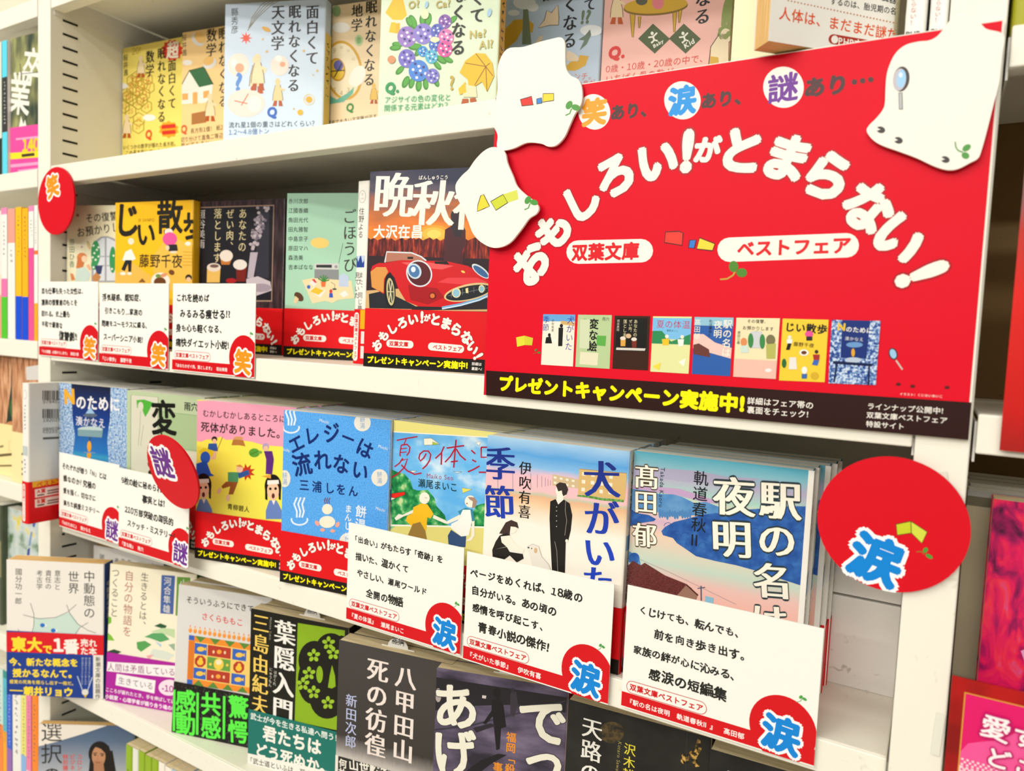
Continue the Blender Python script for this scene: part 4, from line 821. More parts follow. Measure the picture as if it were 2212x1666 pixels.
c.poly([(990, 740), (1040, 700), (1120, 700), (1140, 740), (1105, 800), (1100, 920), (1000, 870)], '#e09a4c').poly([(1250, 660), (1440, 655), (1700, 690), (1600, 720), (1350, 700)], '#ee5a5c').poly([(1310, 850), (1560, 880), (1620, 960), (1480, 1020), (1330, 980)], '#a80e18').poly([(1560, 830), (1900, 860), (1990, 830), (1900, 790), (1650, 790)], '#e84048')
c.poly([(1112, 660), (1128, 570), (1340, 578), (1420, 610), (1465, 645), (1250, 640)], '#b87a64').l([(1112, 660), (1128, 570), (1340, 578), (1420, 610), (1465, 645)], 12, '#dfe4ea').poly([(1305, 612), (1355, 612), (1352, 632), (1305, 630)], '#1e1a1c').poly([(1535, 652), (1640, 650), (1665, 678), (1540, 672)], '#1e1a1c')
c.e(1155, 905, 48, 150, '#16181c', 4).e(1160, 910, 34, 118, '#c9c08a', 4).e(1162, 910, 24, 96, '#4a4a44', 4)
for a in range(6): c.l([(1161, 910), (1161+26*math.cos(a*PI/3), 910+104*math.sin(a*PI/3))], 7, '#d8d2a8')
c.e(1405, 755, 108, 118, '#dfe6ee', 35, 36).e(1405, 755, 96, 106, '#5a1c24', 35, 36).e(1365, 735, 58, 68, '#c6dcec', 25).e(1362, 735, 44, 54, '#4a7ab0', 25).e(1355, 720, 20, 24, '#e6f2fa')
c.e(1930, 735, 92, 36, '#dfe6ee', -38).e(1930, 738, 78, 26, '#3a6aa0', -38)
c.e(1825, 915, 212, 70, '#e0c68c', 12, 40).e(1825, 918, 196, 56, '#20242a', 12, 40)
for k in range(7): c.l([(1680+k*48, 900-k*8), (1680+k*48, 960-k*10)], 4, '#767a80')
c.l([(1650, 945), (2000, 875)], 4, '#767a80').e(1722, 920, 38, 42, '#e6dcae').e(1722, 922, 28, 32, '#8ec4dc').e(1938, 885, 26, 34, '#e6dcae').e(1938, 887, 18, 25, '#8ec4dc').poly([(1800, 885), (1820, 875), (1825, 920), (1805, 922)], '#f0e2a0').e(1520, 945, 30, 30, '#70140f').e(1518, 945, 20, 20, '#e0783a').e(1780, 740, 18, 9, '#f4d860', -25)
c.l([(1600, 1050), (1760, 1020), (1920, 975), (2005, 935)], 26, '#7ab2e0').l([(1600, 1056), (1760, 1026), (1920, 980), (2005, 940)], 8, '#e8f2fa')
# ================================================================ third shelf: piles of one title each
Z3 = 1.1316
G3 = 'campaign paperbacks piled on the third shelf'
r, cv, bd = book(pose(-0.8212, -0.0300, Z3), 'white spine-out paperback pulled forward, its barcode back showing, beside the left upright', w=.0125, t=.105, col='#f1efe9', spine='S', group=G3, band=REDB)
c = Cv(cv, 'spine_print', .0125, .148, Mw=r.matrix_world).mm().e(6, 12, 3.6, 5, '#8a8a86').e(6, 12, 3.3, 4.7, '#f1efe9').rect(1.6, 66, 11, 76, '#c2ccca'); scribble(c, 6, 22, 50, 2.4, INK); scribble(c, 6, 80, 94, 2.4, INK)
Cv(bd, 'band_print', .0125, .0445, Mw=r.matrix_world, off=.00066).mm().cap(5, 5, 5, 40, 2.6, '#fbf3ec').t('双葉文庫ベストフェア', 5, 3.8, 5, 41, '#d51420', .03, v=True)
c = Cv(cv, 'cover_print', .105, .148, Mw=r.matrix_world, side=.0125).z(0, 780, 4.629)
for y0, y1 in ((295, 390), (480, 572)):
    x = 425; rnd = random.Random(y0)
    while x < 720:
        wd = rnd.choice((4, 6, 9, 12)); c.poly([(x, y0), (x+wd, y0), (x+wd, y1), (x, y1)], '#2a2622'); x += wd+rnd.choice((5, 7, 10))
c.t('9784575527', 425, 408, 720, 400, '#4a4640').t('1920193007', 425, 592, 720, 582, '#4a4640').t('ISBN978-4-575', 425, 680, 720, 668, '#5a564e').t('C0193 ¥770E', 425, 708, 720, 696, '#5a564e').l([(428, 775), (720, 760)], 20, '#6a665e')
c = Cv(bd, 'band_back_print', .105, .0445, Mw=r.matrix_world, off=.00066, side=.0125).z(0, 780, 4.629)
c.poly([(318, 1140), (760, 1060), (760, 1190), (322, 1268)], '#f7b322').t('「双葉文庫」', 350, 1172, 800, 1100, '#dc2a1c', .03).t('ベストフェア', 362, 1238, 740, 1178, '#dc2a1c', .03)
for y in (0, 100): c.poly([(345, 1285+y), (760, 1210+y), (760, 1295+y), (348, 1368+y)], '#fbe3dc').t(('A賞', 'B賞')[y > 0], 365, 1308+y, 455, 1292+y, '#d8241c', .03).l([(470, 1300+y), (700, 1258+y)], 12, '#5a3a36').l([(470, 1325+y), (700, 1283+y)], 12, '#5a3a36').l([(370, 1345+y), (440, 1333+y)], 14, '#5a3a36')
def spine3(root, t, col, title, author, logo='#c9d4da', w=.105):
    c = Cv(root, 'spine_print', t, .148, off=.00006, side=w).mm()
    if col: c.fill(col)
    c.e(t*500, 11, t*300, 4.4, '#55534e').e(t*500, 11, t*265, 4.0, col or '#f5f2ea').t(author, t*500, 19, t*500, 19+5.2*len(author), INK, .01, v=True).rect(t*90, 56, t*910, 66, logo).t(title, t*560, 70, t*560, 70+5.0*len(title), INK, .01, v=True)
NAVY = vgrad('night_scene_print', [(0, '#101a3a'), (.25, '#1e3a70'), (.42, '#1f62b4'), (.5, '#3fa0c8'), (.53, '#2878c4'), (.75, '#123a8c'), (1, '#141a34')], 0, .148)
LACE2 = blot('pale_lace_print', [(.36, '#3a6ab4'), (.48, '#8fb4dc'), (.62, '#d4e2f0')], 520, 3)
r, cv, bd = book(pose(-0.8072, 0.0000, Z3, 8.9, 0), 'deep blue paperback with lace curtains, front of its pile', t=.0125, col=NAVY, group=G3, band=REDB)
add_band(bd, r, .0125)
c = Cv(cv, 'cover_print', .105, .148, Mw=r.matrix_world).z(*B1)
c.poly([(495, 85), (610, 100), (618, 400), (640, 560), (620, 730), (560, 830), (490, 830)], LACE2).poly([(945, 130), (1090, 150), (1090, 900), (930, 800), (915, 600), (940, 400)], LACE2)
c.g('N', 590, 225, 95, 0, '#f2b02c', .06).t('のために', 645, 270, 1030, 295, '#f0eef2', .028).t('湊かなえ', 645, 430, 900, 455, '#d8d8e4', .02)
c.poly([(730, 370), (770, 315), (810, 370)], '#9cc0e4').e(770, 385, 62, 16, '#5a6a7a').l([(768, 390), (768, 620)], 10, '#3a4a5a').e(770, 505, 108, 26, '#bcd0d0', 0, 30).poly([(665, 505), (878, 515), (870, 575), (665, 560)], '#7fa0a8').e(762, 650, 18, 46, '#f2a824').e(760, 725, 18, 30, '#f2a824').l([(715, 700), (815, 705)], 9, '#7a9ac0')
pile(r, 4, .0129, 'copy of the deep blue lace paperback, %s from the front of its pile')

SAGE = '#bccda6'
r, cv, bd = book(pose(-0.6985, 0.0085, Z3, 6.5, 0), 'pale green paperback with a large black brush character, front of its pile', t=.0135, col=SAGE, group=G3, band=REDB)
add_band(bd, r, .0135)
c = Cv(cv, 'cover_print', .105, .148, Mw=r.matrix_world).z(*B1)
c.poly([(1118, 210), (1350, 230), (1345, 900), (1115, 880)], '#d9d7c4').l([(1118, 210), (1350, 230), (1345, 900), (1115, 880)], 5, '#7f9a70', True).poly([(1360, 350), (1700, 390), (1690, 690), (1360, 640)], '#a9c292').l([(1360, 350), (1700, 390), (1690, 690), (1360, 640)], 5, '#7f9a70', True).poly([(1560, 690), (1690, 700), (1690, 900), (1560, 890)], '#d9d7c4')
c.poly([(1165, 255), (1230, 250), (1320, 280), (1290, 310), (1265, 360), (1240, 400), (1215, 340), (1170, 320)], '#52b03c').e(1200, 310, 24, 40, '#d9d7c4').l([(1200, 350), (1195, 480), (1180, 640), (1200, 640), (1225, 470)], 4, '#9aa48a')
c.g('変', 1398, 405, 222, -2, '#15140f', .03).g('な', 1390, 590, 90, -2, '#15140f', .03).g('絵', 1380, 850, 240, -2, '#15140f', .03).t('雨穴', 1570, 305, 1690, 318, '#25241c', .02)
spine3(r, .0135, '#c6d4b2', '変な絵', '雨穴')
pile(r, 5, .0139, 'copy of the pale green brush-character paperback, %s from the front of its pile')

r, cv, bd = book(pose(-0.5830, 0.0045, Z3, 13.5, 0), 'pink and yellow paperback with comic folk-tale figures, front of its pile', t=.013, col='#f8ec58', group=G3, band=REDB)
add_band(bd, r, .013)
c = Cv(cv, 'cover_print', .105, .148, Mw=r.matrix_world).z(*B1)
PNK = '#f6a6c0'
c.poly([(1655, 260), (2230, 260), (2560, 320), (2560, 720), (2400, 650), (2250, 640), (2150, 610), (2080, 600), (2000, 590), (1930, 595), (1880, 565), (1830, 590), (1760, 590), (1720, 610), (1655, 600)], PNK)
c.t('むかしむかしあるところに', 1728, 365, 2440, 418, '#2a1c20', .012).t('死体がありました。', 1712, 480, 2440, 545, '#2a1c20', .02)
SK = '#f2c4a2'
c.poly([(1990, 590), (2075, 595), (2095, 650), (2040, 640), (1975, 640)], '#b87a3c').e(2035, 580, 42, 14, '#d8a060')
c.e(1830, 590, 24, 26, '#2a2420').e(1830, 605, 18, 20, SK).poly([(1780, 625), (1850, 625), (1860, 690), (1770, 690)], '#2f5aa0').l([(1850, 690), (1900, 570)], 5, '#8a6a3a').poly([(1800, 690), (1850, 690), (1840, 760), (1800, 760)], SK)
c.poly([(1700, 690), (1740, 660), (1830, 690), (1810, 740), (1720, 740)], '#f0d824').e(1752, 745, 42, 52, '#2a62c8').poly([(1670, 800), (1760, 770), (1800, 880), (1830, 900), (1760, 910), (1670, 900)], '#2458c0')
c.poly([(2010+50*(1.5 if k % 2 else .8)*math.cos(k*PI/9)+95, 870+50*(1.5 if k % 2 else .8)*math.sin(k*PI/9)) for k in range(18)], '#c83a20').e(2045, 840, 30, 34, SK).poly([(2010, 815), (2050, 805), (2080, 830), (2040, 825)], '#d88a2a').poly([(1945, 870), (2040, 870), (2030, 960), (1945, 950)], '#4f9a6a').poly([(2030, 880), (2120, 850), (2130, 890), (2040, 925)], '#2f5aa0').poly([(1930, 950), (2030, 955), (1990, 1060), (1950, 1060), (1965, 990), (1900, 1010), (1890, 990)], '#9a5a2a').e(1870, 1030, 28, 16, SK, 60).e(1945, 1090, 18, 30, SK)
c.e(2170, 705, 46, 38, '#5aa03a').e(2220, 700, 18, 13, '#7ab04a').l([(2135, 720), (2205, 690)], 5, '#356a24')
for bx, by, s in ((1735, 1000, 1.0), (2330, 1010, 1.02)):
    c.e(bx, by-20, 70*s, 100*s, '#14100f').e(bx, by+20, 50*s, 78*s, '#f6c8a4').poly([(bx-66*s, by-40), (bx-50*s, by-60), (bx-46*s, by+100), (bx-66*s, by+90)], '#14100f').poly([(bx+50*s, by-60), (bx+68*s, by-30), (bx+64*s, by+100), (bx+48*s, by+90)], '#14100f')
    c.poly([(bx-46*s, by-70), (bx+48*s, by-74), (bx+50*s, by-40), (bx-48*s, by-34)], '#f4eee6').e(bx-22*s, by+2, 11*s, 12*s, '#1a1412').e(bx+22*s, by, 11*s, 12*s, '#1a1412').e(bx+2*s, by+62, 13*s, 22*s, '#5a2420').poly([(bx-60*s, by+190), (bx-30*s, by+100), (bx+30*s, by+100), (bx+75*s, by+190), (bx+75*s, by+260), (bx-60*s, by+260)], '#6a86c8').poly([(bx-10*s, by+100), (bx+20*s, by+100), (bx+6*s, by+140)], '#f4eee6')
c.z(*B2).e(95, 655, 28, 34, '#b8a0c8').e(98, 670, 20, 24, SK).poly([(80, 690), (150, 690), (165, 760), (150, 890), (95, 885), (100, 760)], '#5c2a80').poly([(60, 905), (140, 890), (140, 925)], '#e8a040')
c.z(*B1).t('青柳碧人', 1940, 1160, 2130, 1190, '#4a3a1a', .01)
spine3(r, .013, '#f8f2e6', '死体がありました', '青柳碧人', '#f4a8c0')
pile(r, 5, .0134, 'copy of the pink and yellow folk-tale paperback, %s from the front of its pile')

ELE = blot('blue_grain_cover', [(.4, '#4a9ef0'), (.6, '#66b4fa')], 900, 2)
r, cv, bd = book(pose(-0.4735, 0.0080, Z3, 8.5, 0), 'bright blue paperback with navy title and hot-spring marks, front of its pile', t=.0125, col=ELE, group=G3, band=REDB)
add_band(bd, r, .0125)
c = Cv(cv, 'cover_print', .105, .148, Mw=r.matrix_world).z(590, 860, 6.9125)
NV = '#0c2a72'
for ch, x, y, s, ro in (('エ', 345, 680, 240, 28), ('レ', 580, 560, 240, 8), ('ジ', 875, 520, 260, 8), ('ー', 1120, 600, 220, -22), ('は', 1370, 755, 270, -30), ('流', 430, 990, 290, 12), ('れ', 735, 925, 265, 0), ('な', 1015, 985, 265, -12), ('い', 1300, 1085, 270, -20)): c.g(ch, x, y, s, ro, NV, .028)
for ch, x, y in (('三', 465, 1300), ('浦', 655, 1325), ('し', 845, 1345), ('を', 1015, 1365), ('ん', 1195, 1390)): c.g(ch, x, y, 150, -4, NV, .022)
def onsen(x, y, s):
    c.l([(x+s*120*math.cos(t), y+s*80*math.sin(t)) for t in [(-.15+i*.115)*PI if False else PI*(1.08-i*.097) for i in range(13)]], 24*s, '#e4f1fd')
    for k in (-1, 0, 1): c.l([(x+k*58*s+20*s, y-330*s), (x+k*60*s-20*s, y-230*s), (x+k*52*s+14*s, y-120*s), (x+k*40*s, y-30*s)], 26*s, '#e4f1fd')
onsen(270, 440, 1.0); onsen(395, 1815, 1.0); onsen(1420, 2420, .8)
for x, y, rx in ((1335, 370, 125), (175, 1205, 85), (1590, 1190, 122), (1110, 2145, 120)): c.e(x, y, rx, 128, '#eae6dc', 0, 30).g('餅', x, y-50, 80, 0, '#6a9cd0').g('湯', x, y+45, 80, 0, '#6a9cd0')
for x, y in ((690, 325), (105, 745), (1570, 715), (1530, 1640), (110, 1990)): c.t('Mochi', x, y, x+145, y+45, '#cfe6fb', .03)
c.e(810, 1660, 78, 78, '#f4ecd8').e(810, 1850, 120, 90, '#f4ecd8').e(660, 1870, 30, 44, '#f0a898', 30).e(965, 1890, 30, 44, '#f0a898', -30).e(740, 1970, 36, 26, '#f0a898').e(890, 1985, 36, 26, '#f0a898')
for k in (-1, 0, 1): c.l([(805+k*32+14, 1490), (805+k*32-8, 1530), (805+k*32+6, 1575)], 13, '#7a4a72')
c.t('餅湯', 1320, 1600, 1300, 1990, '#eaf4fd', .02, v=True).t('まんじゅう', 1130, 1590, 1105, 2230, '#eaf4fd', .02, v=True).l([(1395, 1980), (1540, 2000), (1560, 2140), (1400, 2120)], 14, '#d0304a', True).e(1475, 2065, 30, 30, '#d0304a')
spine3(r, .0125, '#e8f0f6', 'エレジーは流れない', '三浦しをん', '#5aa8ee')
pile(r, 5, .0129, 'copy of the bright blue hot-spring paperback, %s from the front of its pile')

LEAF = blot('foliage_print', [(.36, '#0c6a3c'), (.48, '#1f8e4c'), (.58, '#57b46a'), (.68, '#c8dca0')], 150, 3)
SKY = blot('summer_sky_print', [(.42, '#5fb2f0'), (.54, '#7cc2f4'), (.66, '#d4ebfa')], 30, 4, (1, 1, 1.6))
r, cv, bd = book(pose(-0.3695, 0.0265, Z3, 0.5, 0), 'summer sky paperback with two boys holding hands, front of its pile', t=.0095, col='#f0e68c', group=G3, band=REDB)
add_band(bd, r, .0095)
c = Cv(cv, 'cover_print', .105, .148, Mw=r.matrix_world).z(730, 880, 5.554)
c.poly([(540, 290), (2000, 380), (1990, 1450), (500, 1410)], SKY)
c.poly([(530, 640), (600, 730), (700, 770), (800, 800), (870, 880), (900, 980), (960, 1000), (1080, 990), (1160, 1090), (1180, 1180), (1280, 1290), (1330, 1430), (500, 1420), (510, 900)], LEAF).poly([(1600, 1300), (1660, 1180), (1720, 1160), (2000, 1120), (2000, 1450), (1600, 1440)], LEAF)
c.poly([(500, 1420), (2000, 1455), (2000, 2700), (480, 2700)], '#e6dc84').poly([(505, 1425), (690, 1430), (610, 1480), (510, 1450)], '#86c8a0').l([(500, 1412), (2000, 1445)], 18, '#fbf8ee').l([(597, 280), (600, 700), (618, 1100), (632, 1415)], 22, '#f8f5ea').l([(555, 288), (2000, 372)], 12, '#fbf8ee')
CR_ = '#b01838'
for pts, wd in ((((705, 398), (820, 375), (955, 352)), 12), (((820, 385), (790, 450)), 10), (((760, 455), (745, 560), (750, 590)), 12), (((760, 455), (830, 445), (865, 480), (855, 540), (825, 580)), 13), (((755, 500), (830, 490)), 9), (((750, 545), (825, 535)), 9), (((780, 610), (740, 670), (680, 715)), 12), (((750, 640), (835, 620), (800, 720), (720, 800), (640, 845), (580, 852)), 13), (((760, 690), (830, 760), (920, 805), (1005, 790)), 13)): c.l(pts, wd*1.35, CR_)
c.l([(1060, 555), (1030, 610), (990, 645), (972, 610), (985, 560), (1030, 525), (1085, 525), (1115, 570), (1100, 640), (1060, 700), (1015, 740)], 18, CR_)
for pts in (((1275, 470), (1240, 550), (1170, 615)), ((1245, 550), (1240, 690)), ((1305, 490), (1515, 460)), ((1418, 390), (1390, 725)), ((1415, 480), (1350, 590), (1285, 660)), ((1420, 500), (1470, 580), (1535, 635)), ((1355, 655), (1440, 645)), ((1600, 515), (1650, 560)), ((1610, 630), (1660, 655)), ((1560, 775), (1620, 750), (1700, 705)), ((1720, 480), (1860, 480), (1860, 600), (1720, 600), (1720, 480)), ((1690, 780), (1900, 780))): c.l(pts, 18, CR_)
c.t('Maiko Seo', 1060, 820, 1390, 850, '#a03a70').t('瀬尾まいこ', 960, 905, 1440, 965, '#16302e', .012)
for q, f in ((((1030, 375), (1120, 370), (1225, 445), (1135, 452), (1035, 455)), '#fbf2dc'), (((1135, 415), (1225, 445), (1135, 452)), '#a8c840'), (((1490, 968), (1610, 985), (1500, 1030)), '#f0e060'), (((1655, 420), (1720, 415), (1690, 460)), '#fbf8ee'), (((870, 760), (950, 765), (900, 785)), '#fbf8ee'), (((1390, 770), (1490, 775), (1430, 795)), '#c8e0f4'), (((590, 1045), (720, 1025), (805, 1015), (805, 1050), (690, 1090), (640, 1080)), '#e8281c'), (((610, 1075), (690, 1092), (620, 1125)), '#fbf2e0')): c.poly(q, f).l(q, 4, '#3a3a30', True)
SKN = '#faf0e0'
c.e(1040, 1090, 62, 70, SKN).poly([(905, 1200), (1000, 1155), (1075, 1165), (1150, 1280), (1110, 1335), (1075, 1320), (1060, 1480), (900, 1440), (815, 1360), (830, 1310), (900, 1270)], '#f6bf24').poly([(905, 1230), (780, 1290), (730, 1280), (680, 1330), (700, 1360), (790, 1310), (900, 1270)], SKN).poly([(1150, 1290), (1280, 1350), (1330, 1385), (1290, 1395), (1140, 1330)], SKN).poly([(900, 1400), (990, 1375), (1050, 1480), (1075, 1620), (820, 1580)], '#9a7a3c')
c.e(1590, 1130, 66, 72, SKN).poly([(1560, 1075), (1640, 1080), (1672, 1130), (1650, 1200), (1610, 1210), (1620, 1130), (1580, 1105)], '#a88a78').poly([(1440, 1250), (1530, 1205), (1620, 1225), (1640, 1360), (1590, 1370), (1560, 1250), (1480, 1310)], '#3a8aa8').poly([(1500, 1230), (1590, 1230), (1610, 1370), (1570, 1540), (1480, 1550), (1360, 1450), (1360, 1400), (1440, 1360)], '#fbf8f2').poly([(1460, 1290), (1340, 1350), (1280, 1390), (1320, 1400), (1440, 1350), (1490, 1310)], SKN).poly([(1610, 1370), (1640, 1360), (1640, 1540), (1600, 1600), (1530, 1610), (1600, 1550)], SKN).poly([(1360, 1470), (1480, 1550), (1540, 1545), (1530, 1680), (1330, 1660), (1320, 1540)], '#34507e')
c.l([(1045, 1090), (1060, 1080), (1070, 1095)], 4, '#3a3a30').l([(1075, 1130), (1088, 1132)], 4, '#3a3a30').e(1550, 1155, 8, 8, '#7a3a30')
spine3(r, .0095, '#f4f0d8', '夏の体温', '瀬尾まいこ', '#7cc0ee')
pile(r, 6, .0099, 'copy of the summer sky paperback, %s from the front of its pile')

WASH = vgrad('watercolour_cover', [(0, '#f8f4ea'), (.14, '#f8f2e6'), (.17, '#f0cfa0'), (.21, '#f8f1e2'), (.60, '#f9f3e8'), (.70, '#f2cfa8'), (.735, '#eab890'), (.75, '#c8c8b0'), (.765, '#f4c4c8'), (.83, '#f2c0cc'), (.87, '#8cc0ec'), (.93, '#5aa4e4'), (1, '#a8d0f0')], 0, .148, .06, 30, (1, 1, 2.5))
r, cv, bd = book(pose(-0.2712, 0.0112, Z3, 3.4, 0), 'watercolour paperback with a boy in black, a girl and a white dog', t=.0145, col=WASH, group=G3, band=REDB)
add_band(bd, r, .0145)
c = Cv(cv, 'cover_print', .105, .148, Mw=r.matrix_world).z(1030, 930, 4.628)
c.poly([(1025, 385), (1500, 430), (1480, 700), (1010, 640)], '#dcb878').l([(1025, 385), (1500, 430)], 6, '#a88a58').poly([(757, 440), (1020, 490), (1015, 580), (755, 550)], '#d4bc94')
for rr in range(3):
    for k in range(4): c.poly([(1055+k*90-rr*4, 415+k*10+rr*78), (1090+k*90-rr*4, 419+k*10+rr*78), (1088+k*90-rr*4, 455+k*10+rr*78), (1053+k*90-rr*4, 451+k*10+rr*78)], '#f4ecd8')
for rr in range(2):
    for k in range(4): c.poly([(770+k*60, 458+k*11+rr*52), (798+k*60, 463+k*11+rr*52), (797+k*60, 485+k*11+rr*52), (769+k*60, 480+k*11+rr*52)], '#f2ead6')
c.poly([(1005, 645), (1100, 650), (1250, 675), (1470, 695), (1470, 718), (1250, 700), (1100, 672), (1002, 660)], blot('hedge_print', [(.4, '#4a8a34'), (.6, '#7ab05a')], 700, 2))
for k, x in enumerate((210, 360, 540, 605, 650, 685, 712, 735)): c.l([(x, 400+k*14), (x, 590-k*6)], 4, '#9a9aa0')
BL = vgrad('blue_title_ink', [(0, '#1a3ac0'), (.5, '#1f44c0'), (1, '#1a2c80')], .02, .14)
c.g('季', 230, 330, 315, -3, BL, .03, mode='m').g('節', 225, 715, 315, -3, BL, .03, mode='m').t('伊吹有喜', 487, 305, 475, 885, INK, .012, v=True, mode='m')
c.g('犬', 1250, 485, 370, -2, BL, .03, mode='m').g('が', 1250, 880, 360, -3, BL, .03, mode='m').g('い', 1225, 1215, 330, -3, BL, .03, mode='m').g('た', 1215, 1510, 320, -3, BL, .03, mode='m')
c.e(850, 600, 62, 72, SKN).poly([(790, 545), (830, 518), (890, 530), (915, 590), (900, 640), (860, 660), (850, 600), (815, 610), (800, 570)], '#38302e').poly([(800, 650), (860, 640), (870, 690), (800, 700)], SKN)
c.poly([(735, 710), (790, 685), (870, 690), (930, 730), (955, 850), (940, 1000), (915, 1100), (890, 1110), (880, 1490), (755, 1460), (735, 1080), (728, 880)], '#211e1d').poly([(790, 685), (870, 690), (815, 740)], '#f4ece0')
for y in (765, 805, 855, 905, 960): c.e(798, y, 5, 5, '#d8d4cc', n=8)
c.l([(890, 700), (885, 800), (900, 900), (880, 1050)], 4, '#a8a49c').l([(780, 1110), (800, 1200), (815, 1480)], 4, '#a8a49c').e(900, 1105, 14, 18, SKN)
c.e(345, 970, 62, 62, SKN).poly([(290, 920), (345, 895), (405, 920), (420, 980), (385, 965), (340, 960), (330, 1040), (345, 1090), (300, 1040), (225, 1030)], '#42322e').poly([(230, 1050), (300, 1020), (330, 1060), (300, 1160), (155, 1195), (190, 1110)], '#26211f').poly([(240, 1060), (330, 1050), (390, 1140), (480, 1190), (460, 1230), (330, 1190), (250, 1120)], SKN).poly([(155, 1195), (300, 1165), (330, 1215), (460, 1235), (470, 1280), (400, 1320), (330, 1250), (240, 1315), (160, 1270)], '#26211f').poly([(250, 1310), (330, 1260), (370, 1330), (340, 1400), (240, 1340)], SKN)
c.poly([(505, 1165), (560, 1135), (620, 1160), (650, 1260), (720, 1340), (750, 1420), (740, 1460), (570, 1415), (540, 1290), (520, 1220)], '#ece6dc').l([(505, 1165), (560, 1135), (620, 1160), (650, 1260), (720, 1340), (750, 1420)], 4, '#b0a8a0').e(518, 1172, 10, 8, '#4a4440').e(550, 1180, 6, 6, '#3a3430').e(590, 1200, 18, 28, '#d8b890')
spine3(r, .0145, '#f6f1e6', '犬がいた季節', '伊吹有喜', '#7aa8d8')
pile(r, 5, .0148, 'copy of the watercolour boy-and-dog paperback, %s from the front of its pile')

DAWN = vgrad('dawn_sky_print', [(0, '#3f78c0'), (.12, '#7cb0d8'), (.2, '#e8d8d0'), (.34, '#f4b8a8'), (.46, '#f2c8c0'), (.52, '#c8dccc'), (.64, '#f0d0b8'), (.70, '#d8b4cc'), (.78, '#f0d8b8'), (.83, '#a8d4c8'), (.90, '#b8b0cc'), (.95, '#86c0d0'), (1, '#52aac4')], 0, .148, .035, 26, (.7, 1, 3))
HILL = blot('blue_hill_print', [(.35, '#1f4f9c'), (.52, '#2c5fae'), (.68, '#3c74bc')], 160, 3)
HILL2 = blot('pale_hill_print', [(.35, '#4a86c4'), (.65, '#6a9ed0')], 90, 3)
r, cv, bd = book(pose(-0.1657, 0.0228, Z3, 3.8, 0), 'dawn landscape paperback with huge white title, front of its pile', w=.1082, t=.0125, col=DAWN, group=G3, band=REDB)
add_band(bd, r)
c = Cv(cv, 'cover_print', .1082, .148, Mw=r.matrix_world).z(1330, 950, 4.608)
c.poly([(130, 290), (280, 280), (500, 290), (800, 310), (1100, 370), (1430, 390), (1300, 450), (1000, 430), (700, 420), (560, 400), (300, 360), (130, 350)], '#b0acc8').poly([(120, 450), (420, 470), (640, 490), (860, 560), (1080, 640), (900, 630), (640, 560), (400, 520), (120, 500)], '#c4a4cc')
c.poly([(115, 510), (180, 490), (300, 505), (430, 540), (580, 545), (660, 570), (780, 630), (900, 620), (1030, 670), (1080, 740), (900, 760), (580, 745), (400, 720), (200, 710), (115, 700)], HILL2)
for k in range(13): c.e(440+k*25, 735+(k % 4)*6, 14, 46-(k % 3)*8, '#4f86c0')
c.poly([(1080, 740), (1170, 720), (1250, 700), (1390, 690), (1560, 680), (1750, 660), (1890, 665), (1870, 1460), (1620, 1380), (1380, 1300), (1200, 1250), (1000, 1210), (800, 1160), (700, 1090), (610, 1030), (570, 980), (470, 950), (455, 910), (490, 870), (580, 820), (700, 790), (850, 750), (1000, 730)], HILL)
for k in range(26):
    x, y = 520+(k*173) % 1300, 860+(k*97) % 430
    if y < 860+x*.28: c.l([(x+38*math.cos(t), y+34*math.sin(t)) for t in [PI*(1+i/7) for i in range(8)]], 4, '#1d4688')
c.poly([(115, 700), (150, 690), (210, 730), (330, 750), (400, 790), (380, 810), (250, 830), (150, 860), (110, 900)], HILL).poly([(110, 1100), (170, 1130), (240, 1200), (250, 1250), (130, 1220)], HILL2).e(185, 1180, 52, 55, HILL)
ROOF = blot('roof_tile_print', [(.4, '#5a2a2a'), (.6, '#7a3c38')], 700, 2, (1, 1, 3))
c.poly([(90, 1290), (170, 1205), (250, 1250), (290, 1225), (490, 1350), (690, 1430), (760, 1480), (610, 1560), (300, 1480), (100, 1420)], ROOF).poly([(610, 1550), (700, 1450), (815, 1550), (800, 1600), (700, 1590)], '#a07a68').l([(700, 1440), (820, 1550)], 14, '#5a2a2a').poly([(95, 1420), (300, 1480), (610, 1560), (850, 1620), (100, 1620)], '#6a4038')
c.l([(850, 1455), (852, 1610)], 12, '#4a5a70').l([(815, 1480), (890, 1470)], 9, '#4a5a70').l([(240, 1190), (560, 1330), (850, 1470), (1200, 1640)], 2.5, '#7a7a8a').poly([(895, 1555), (975, 1575), (970, 1640), (890, 1615)], '#8cc4e0')
TW = '#fbf6e6'; HB = ('#2a3a40', .022)
for ch, x, y, s in (('駅', 1640, 605, 430), ('の', 1605, 1000, 400), ('名', 1560, 1405, 400), ('は', 1535, 1800, 380), ('夜', 1180, 565, 430), ('明', 1155, 985, 415)): c.g(ch, x, y, s, -4, TW, .03, hal=('#2a3a40', .052), mode='m')
for ch, x, y, s in (('髙', 308, 370, 250), ('田', 300, 620, 245), ('郁', 290, 950, 250)): c.g(ch, x, y, s, -5, TW, .024, hal=('#4a3c28', .048), mode='m')
c.t('軌道春秋Ⅱ', 853, 305, 815, 1080, '#1a1c20', .006, v=True).t('Takada Kaoru', 470, 275, 448, 675, '#3a4a5a', .006)
c.mm().rect(105.0, 0, 108.3, 148, '#f6f4ec')
